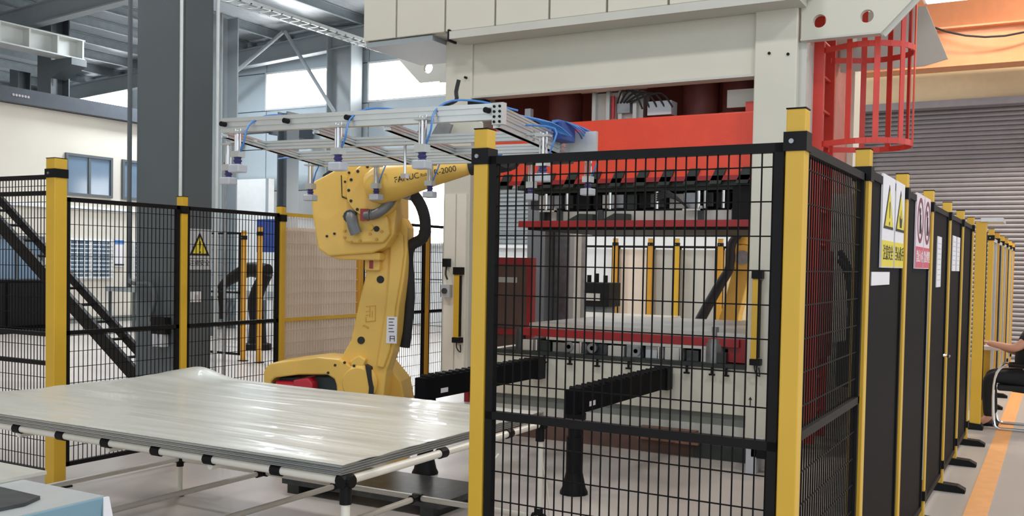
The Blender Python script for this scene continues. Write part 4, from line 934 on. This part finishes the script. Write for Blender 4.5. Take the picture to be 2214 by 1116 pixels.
# blue crate box at the lower left
BX = thing('blue_panel_stack', (-3.2, 1.9, 0), 'pale blue film-wrapped panel stack at the lower left corner', 'panel stack')
obj('upper_panel', B(-3.9, -2.73, 1.2, 2.13, .72, .8), 'bluebox', BX, bevel=.004); obj('lower_panel', B(-3.9, -2.71, 1.2, 2.11, .6, .715), 'bluebox', BX, bevel=.004)
obj('top_film', B(-3.895, -2.735, 1.21, 2.125, .8, .803), 'filmb', BX)
obj('loose_film', MB().hexa([(-2.712, 2.10, .63), (-2.704, 2.10, .63), (-2.685, 2.15, .61), (-2.70, 2.15, .61), (-2.731, 2.118, .8), (-2.727, 2.118, .8), (-2.722, 2.135, .8), (-2.73, 2.135, .8)]), 'paper', BX)
obj('support_frame', MB().box(-3.85, -2.75, 1.25, 2.08, .0, .6), 'baseg', BX)
WS = thing('wrapped_sheet', (-3.5, 2.3, .8), 'white plastic-wrapped sheet overlapping behind the blue panels', 'sheet metal')
obj('sheet', B(-4.3, -3.17, 2.04, 2.22, .804, .816), 'film', WS)
t = thing('die_plate', (-3.1, 1.95, .8), 'dark steel die plate lying on the pale blue panels', 'plate')
obj('plate', MB().prism([(-.35, -.3), (.28, -.3), (.3, -.02), (.26, .06), (-.35, .08)], (-3.12, 1.92, .803), (1, 0, 0), (0, 1, 0), (0, 0, 1), 0, .012), 'stld', t)
obj('block', B(-3.42, -3.06, 1.7, 1.95, .815, .85), 'steel', t, bevel=.005)
solo('cord', MB().tube([(-2.02, 3.5, .8), (-2.06, 3.45, .7), (-2.1, 3.4, .4), (-2.12, 3.42, .01)], .004, 6), 'pipe', 'thin white cord dangling left of the centre fence post', 'cord', (-2.1, 3.4, 0))
solo('cord', MB().tube([(-2.42, 4.585, .76), (-2.4, 4.62, .55), (-2.36, 4.64, .3), (-2.34, 4.6, .01)], .004, 6), 'pipe', 'thin white cord hanging from the table behind the mesh', 'cord', (-2.4, 4.62, .7))
t = thing('pallet_plate', (-3.6, 5.3, 0), 'dark flat pallet plate on the floor under the table', 'pallet')
obj('deck', B(-4.6, -3.3, 5.0, 5.6, .06, .1), 'stld', t); obj('skid', B(-4.55, -4.45, 5.0, 5.6, 0, .06), 'die', t); obj('skid', B(-3.45, -3.35, 5.0, 5.6, 0, .06), 'die', t)

# ------------------------------------------------------------------ LEFT BACKGROUND
st = thing('inclined_ladder', (-9.7, 8.1, 0), 'steep black two-railed ladder descending to the right behind the left fence', 'ladder')
for dy, th in ((0, .18), (.34, .11)):
    obj('rail', MB().bar((-13.5, 8+dy, 2.73), (-9.55, 8+dy, .02), .05, th), 'black', st)
    obj('foot', B(-9.75, -9.5, 8+dy-.05, 8+dy+.05, 0, .02), 'black', st)
for k in range(13):
    f_ = (k+.5)/13; obj('rung', MB().cyl((-13.5+3.9*f_, 8.0, 2.71-2.68*f_), (-13.5+3.9*f_, 8.34, 2.71-2.68*f_), .018, 8), 'black', st)
t = thing('dark_cabinet', (-17.5, 11.3, 0), 'dark low equipment cabinet by the office wall at far left', 'cabinet')
obj('body', B(-19.4, -18.6, 11.0, 13.2, .05, 1.05), 'blackp', t, bevel=.01); obj('door', B(-18.6, -18.57, 11.1, 12.05, .12, 1.0), 'black', t); obj('door', B(-18.6, -18.57, 12.12, 13.1, .12, 1.0), 'black', t)
obj('plinth', B(-19.35, -18.15, 11.05, 13.15, 0, .05), 'black', t)
t = thing('notice_board', (-19.95, 15.85, 1.3), 'narrow blue and white notice board between the office windows', 'notice')
obj('board', B(-19.99, -19.96, 15.76, 16.05, 1.33, 2.0), 'paper', t); obj('blue_header', B(-19.96, -19.955, 15.77, 16.04, 1.88, 1.98), 'bluehose', t); obj('green_footer', B(-19.96, -19.955, 15.77, 16.04, 1.36, 1.4), 'teal', t)
t = thing('wall_poster', (-19.95, 18.9, 1.3), 'pale poster with red and blue marks on the office wall', 'poster')
obj('sheet', B(-19.99, -19.97, 18.4, 19.5, 1.2, 2.1), 'paper', t); obj('red_marks', B(-19.97, -19.965, 18.7, 19.2, 1.8, 2.0), 'sr', t); obj('blue_marks', B(-19.97, -19.965, 18.15, 19.25, 1.3, 1.65), 'bluehose', t)
t = thing('blue_board', (-17.4, 17.9, 0), 'tall blue board standing behind the left post of the tan panel', 'board')
obj('panel', B(-17.1, -15.95, 17.6, 17.64, 1.75, 2.55), 'navyb', t); obj('lower_panel', B(-17.1, -15.95, 17.6, 17.64, 1.2, 1.75), 'white', t)
for x in (-17.1, -16.01): obj('leg', B(x, x+.06, 17.6, 17.66, 0, 1.2), 'steell', t)
def conveyor(x0, x1, y, z, label):
    t = thing('roller_conveyor', ((x0+x1)/2, y, 0), label, 'conveyor', 'roller conveyors behind the fence')
    for dy in (0, .6): obj('side_rail', B(x0, x1, y+dy, y+dy+.05, z-.1, z), 'steell', t)
    k = x0+.1
    mb = MB()
    while k < x1: mb.cyl((k, y+.05, z-.05), (k, y+.6, z-.05), .03, 8); k += .15
    obj('rollers', mb, 'stl', t, kind='stuff')
    for x in (x0+.1, (x0+x1)/2, x1-.15):
        for dy in (0, .6): obj('leg', B(x, x+.05, y+dy, y+dy+.05, 0, z-.1), 'steel', t)
conveyor(-17.5, -12.6, 13.6, .95, 'nearer roller conveyor behind the fence beside the steel column'); conveyor(-18.5, -12.6, 15.6, .8, 'farther roller conveyor behind the fence beside the steel column')
# second fence with double posts
post(-10.62, 11.0, 'slim amber post of the far fence, front one of a pair', m='amber', foot=False, hgt=2.08); post(-11.0, 11.05, 'slim amber post of the far fence, rear one of the pair', m='amber', foot=False, hgt=2.02)
mesh_panel((-13.0, 11.05), (-11.05, 11.05), 'far wire mesh panel left of the amber post pair', step=.06, zstep=.2, z0=.1)
# dark robot in the distance
t = thing('dark_robot', (-12.6, 12.6, 0), 'small black robot arm working behind the far amber posts', 'robot')
obj('base', MB().lathe([(0, .25), (.1, .25), (.12, .16), (.5, .14)], (-12.2, 12.6, 0), Z, 16), 'black', t, smooth=True)
obj('lower_arm', MB().tube([(-12.2, 12.6, .45), (-12.25, 12.6, .9), (-12.0, 12.6, 1.35)], [.13, .12], 10), 'black', t, smooth=True)
obj('upper_arm', MB().tube([(-12.0, 12.6, 1.35), (-12.4, 12.6, 1.4), (-12.9, 12.6, 1.2), (-13.1, 12.6, 1.05)], [.16, .07], 10), 'black', t, smooth=True)
obj('torch', MB().cyl((-13.1, 12.6, 1.08), (-13.05, 12.6, .5), .05, 10), 'black', t)

# ------------------------------------------------------------------ BEYOND THE PRESS
for x, l in ((-7.34, 'far yellow post seen through the press, first from left'), (-6.63, 'far yellow post seen through the press, second from left'), (-6.12, 'far yellow post seen through the press, third from left'), (-5.3, 'far yellow post seen through the press, fourth from left')):
    post(x, 17.0, l, m='amber' if x != -6.12 else 'yellow', a=.08, foot=False)
bx = [-8.6, -7.38, -6.67, -6.16, -5.34, -4.4]
for k in range(5):
    t = thing('curtain_panel', ((bx[k]+bx[k+1])/2, 17.1, 0), ['pale', 'tan', 'grey', 'grey', 'peach'][k]+' welding screen panel seen through the press, '+['leftmost', 'second', 'third', 'fourth', 'rightmost'][k], 'screen', 'screens beyond the press')
    obj('sheet', B(bx[k]+.05, bx[k+1]-.05, 17.12, 17.15, .15, 1.9), ['white', 'curt', 'beige2', 'beige2', 'cream'][k], t); obj('top_rail', B(bx[k]+.04, bx[k+1]-.04, 17.09, 17.18, 1.93, 1.97), 'black', t)
    obj('bottom_rail', B(bx[k]+.04, bx[k+1]-.04, 17.09, 17.18, .1, .14), 'black', t); obj('stile', B(bx[k]+.04, bx[k]+.07, 17.09, 17.18, 0, 1.93), 'black', t); obj('stile', B(bx[k+1]-.07, bx[k+1]-.04, 17.09, 17.18, 0, 1.93), 'black', t)
t = thing('dark_machine', (-6.85, 14.8, 0), 'small black machine seen through the press opening', 'machine')
obj('body', B(-7.0, -6.45, 14.7, 15.2, .9, 1.3), 'black', t, bevel=.012); obj('side_unit', B(-7.1, -6.95, 14.7, 15.0, .85, 1.1), 'die', t); obj('front_panel', B(-6.85, -6.6, 14.68, 14.7, 1.0, 1.12), 'plate', t); obj('stand', B(-6.95, -6.5, 14.75, 15.1, 0, .9), 'steel', t)
obj('head', MB().cyl((-6.9, 14.9, 1.3), (-6.9, 14.9, 1.42), .04, 8).cyl((-6.75, 14.9, 1.3), (-6.75, 14.9, 1.45), .03, 8).cyl((-6.6, 14.9, 1.3), (-6.6, 14.9, 1.42), .04, 8), 'black', t)
def sheet_table(x0, x1, y0, y1, z, label):
    t = thing('sheet_table', ((x0+x1)/2, y0, 0), label, 'table')
    obj('tabletop', B(x0, x1, y0, y1, z-.03, z), 'film', t); obj('apron', B(x0+.03, x1-.03, y0+.03, y1-.03, z-.1, z-.03), 'stld', t)
    for x in (x0+.05, x1-.1):
        for y in (y0+.05, y1-.1): obj('leg', B(x, x+.05, y, y+.05, 0, z-.1), 'steel', t)
sheet_table(-6.1, -4.6, 11.4, 13.0, .9, 'pale sheet-topped table just behind the press bed'); sheet_table(-3.9, -2.6, 13.6, 15.0, .85, 'small pale table behind the second robot')
R2 = thing('second_robot', (-3.6, 12.3, 0), 'second yellow robot arm leaning behind the press, seen by right column', 'robot')
obj('base', MB().lathe([(0, .3), (.1, .3), (.12, .22), (.5, .2)], (-3.7, 12.1, 0), Z, 18), 'robot', R2, smooth=True)
obj('lower_arm', MB().prism([(-.12, .45), (.14, .45), (.2, 1.0), (.32, 1.5), (.26, 1.72), (.12, 1.66), (.02, 1.2), (-.1, .8)], (-3.7, 12.05, 0), (1, 0, 0), Z, (0, 1, 0), 0, .2), 'robot', R2, bevel=.014)
obj('elbow', MB().lathe([(0, .16), (.3, .16), (.32, .12)], (-3.44, 11.95, 1.72), (0, 1, 0), 20), 'robot', R2, smooth=True)
obj('forearm', MB().tube([(-3.44, 12.1, 1.85), (-3.4, 12.2, 2.1), (-3.2, 12.5, 2.3)], [.15, .08], 12), 'robot', R2, smooth=True)
obj('black_hose', MB().tube([(-4.05, 11.95, .75), (-3.9, 11.95, 1.05), (-3.72, 11.95, 1.38), (-3.6, 11.95, 1.6), (-3.58, 11.95, 1.9), (-3.45, 11.95, 2.05)], [.07, .05], 10), 'rubber', R2, smooth=True)
obj('joint_cap', MB().cyl((-3.44, 11.93, 1.72), (-3.44, 11.95, 1.72), .09, 16), 'stl', R2)

# lamp bodies: the upper right one is seen, the rest are added fill
for k, (lx, ly, lz, pw, col_) in enumerate(LAMPS):
    lab = 'rectangular ceiling lamp '+['glowing at the upper right before the shutter', 'added unseen high above the sheet table', 'added unseen high above the aisle near the viewer', 'added unseen high above the aisle beside the ladder', 'added unseen high over the dark steel column', 'added unseen high above the left fence corner', 'added unseen high over the conveyors', 'added unseen high over the left staircase', 'added unseen high behind the press crown', 'added to light the back wall, hidden behind the dark steel column', 'added out of view to light the header over the roller shutter'][k]
    t = thing('ceiling_lamp', (lx, ly, lz), lab, 'lamp', 'ceiling lamps of the hall')
    if k == 0: pass
    obj('housing', MB().box(lx-.65, lx+.65, ly-.3, ly+.3, lz, lz+.08), 'white', t); obj('diffuser', B(lx-.6, lx+.6, ly-.26, ly+.26, lz-.012, lz), 'lamp', t)
    obj('hanger', MB().cyl((lx-.5, ly, lz+.08), (lx-.5, ly, rz(lx)), .012, 6).cyl((lx+.5, ly, lz+.08), (lx+.5, ly, rz(lx)), .012, 6), 'stl', t)
# crane bridge at right
t = thing('overhead_crane', (2, 18.4, 5.1), 'orange crane bridge beam with hanging cable at the upper right', 'crane')
obj('bridge_beam', cb, 'crane', t); obj('cable', MB().tube(hang((-2.4, 18.1, 6.0), (.0, 18.1, 5.75), .35)+hang((.0, 18.1, 5.75), (2.2, 18.1, 6.2), .35)[1:], .018, 6, smooth=0), 'rubber', t)
obj('upper_beam', B(-3.2, 8, 18.75, 18.9, 5.85, 7.6), 'crane', t)
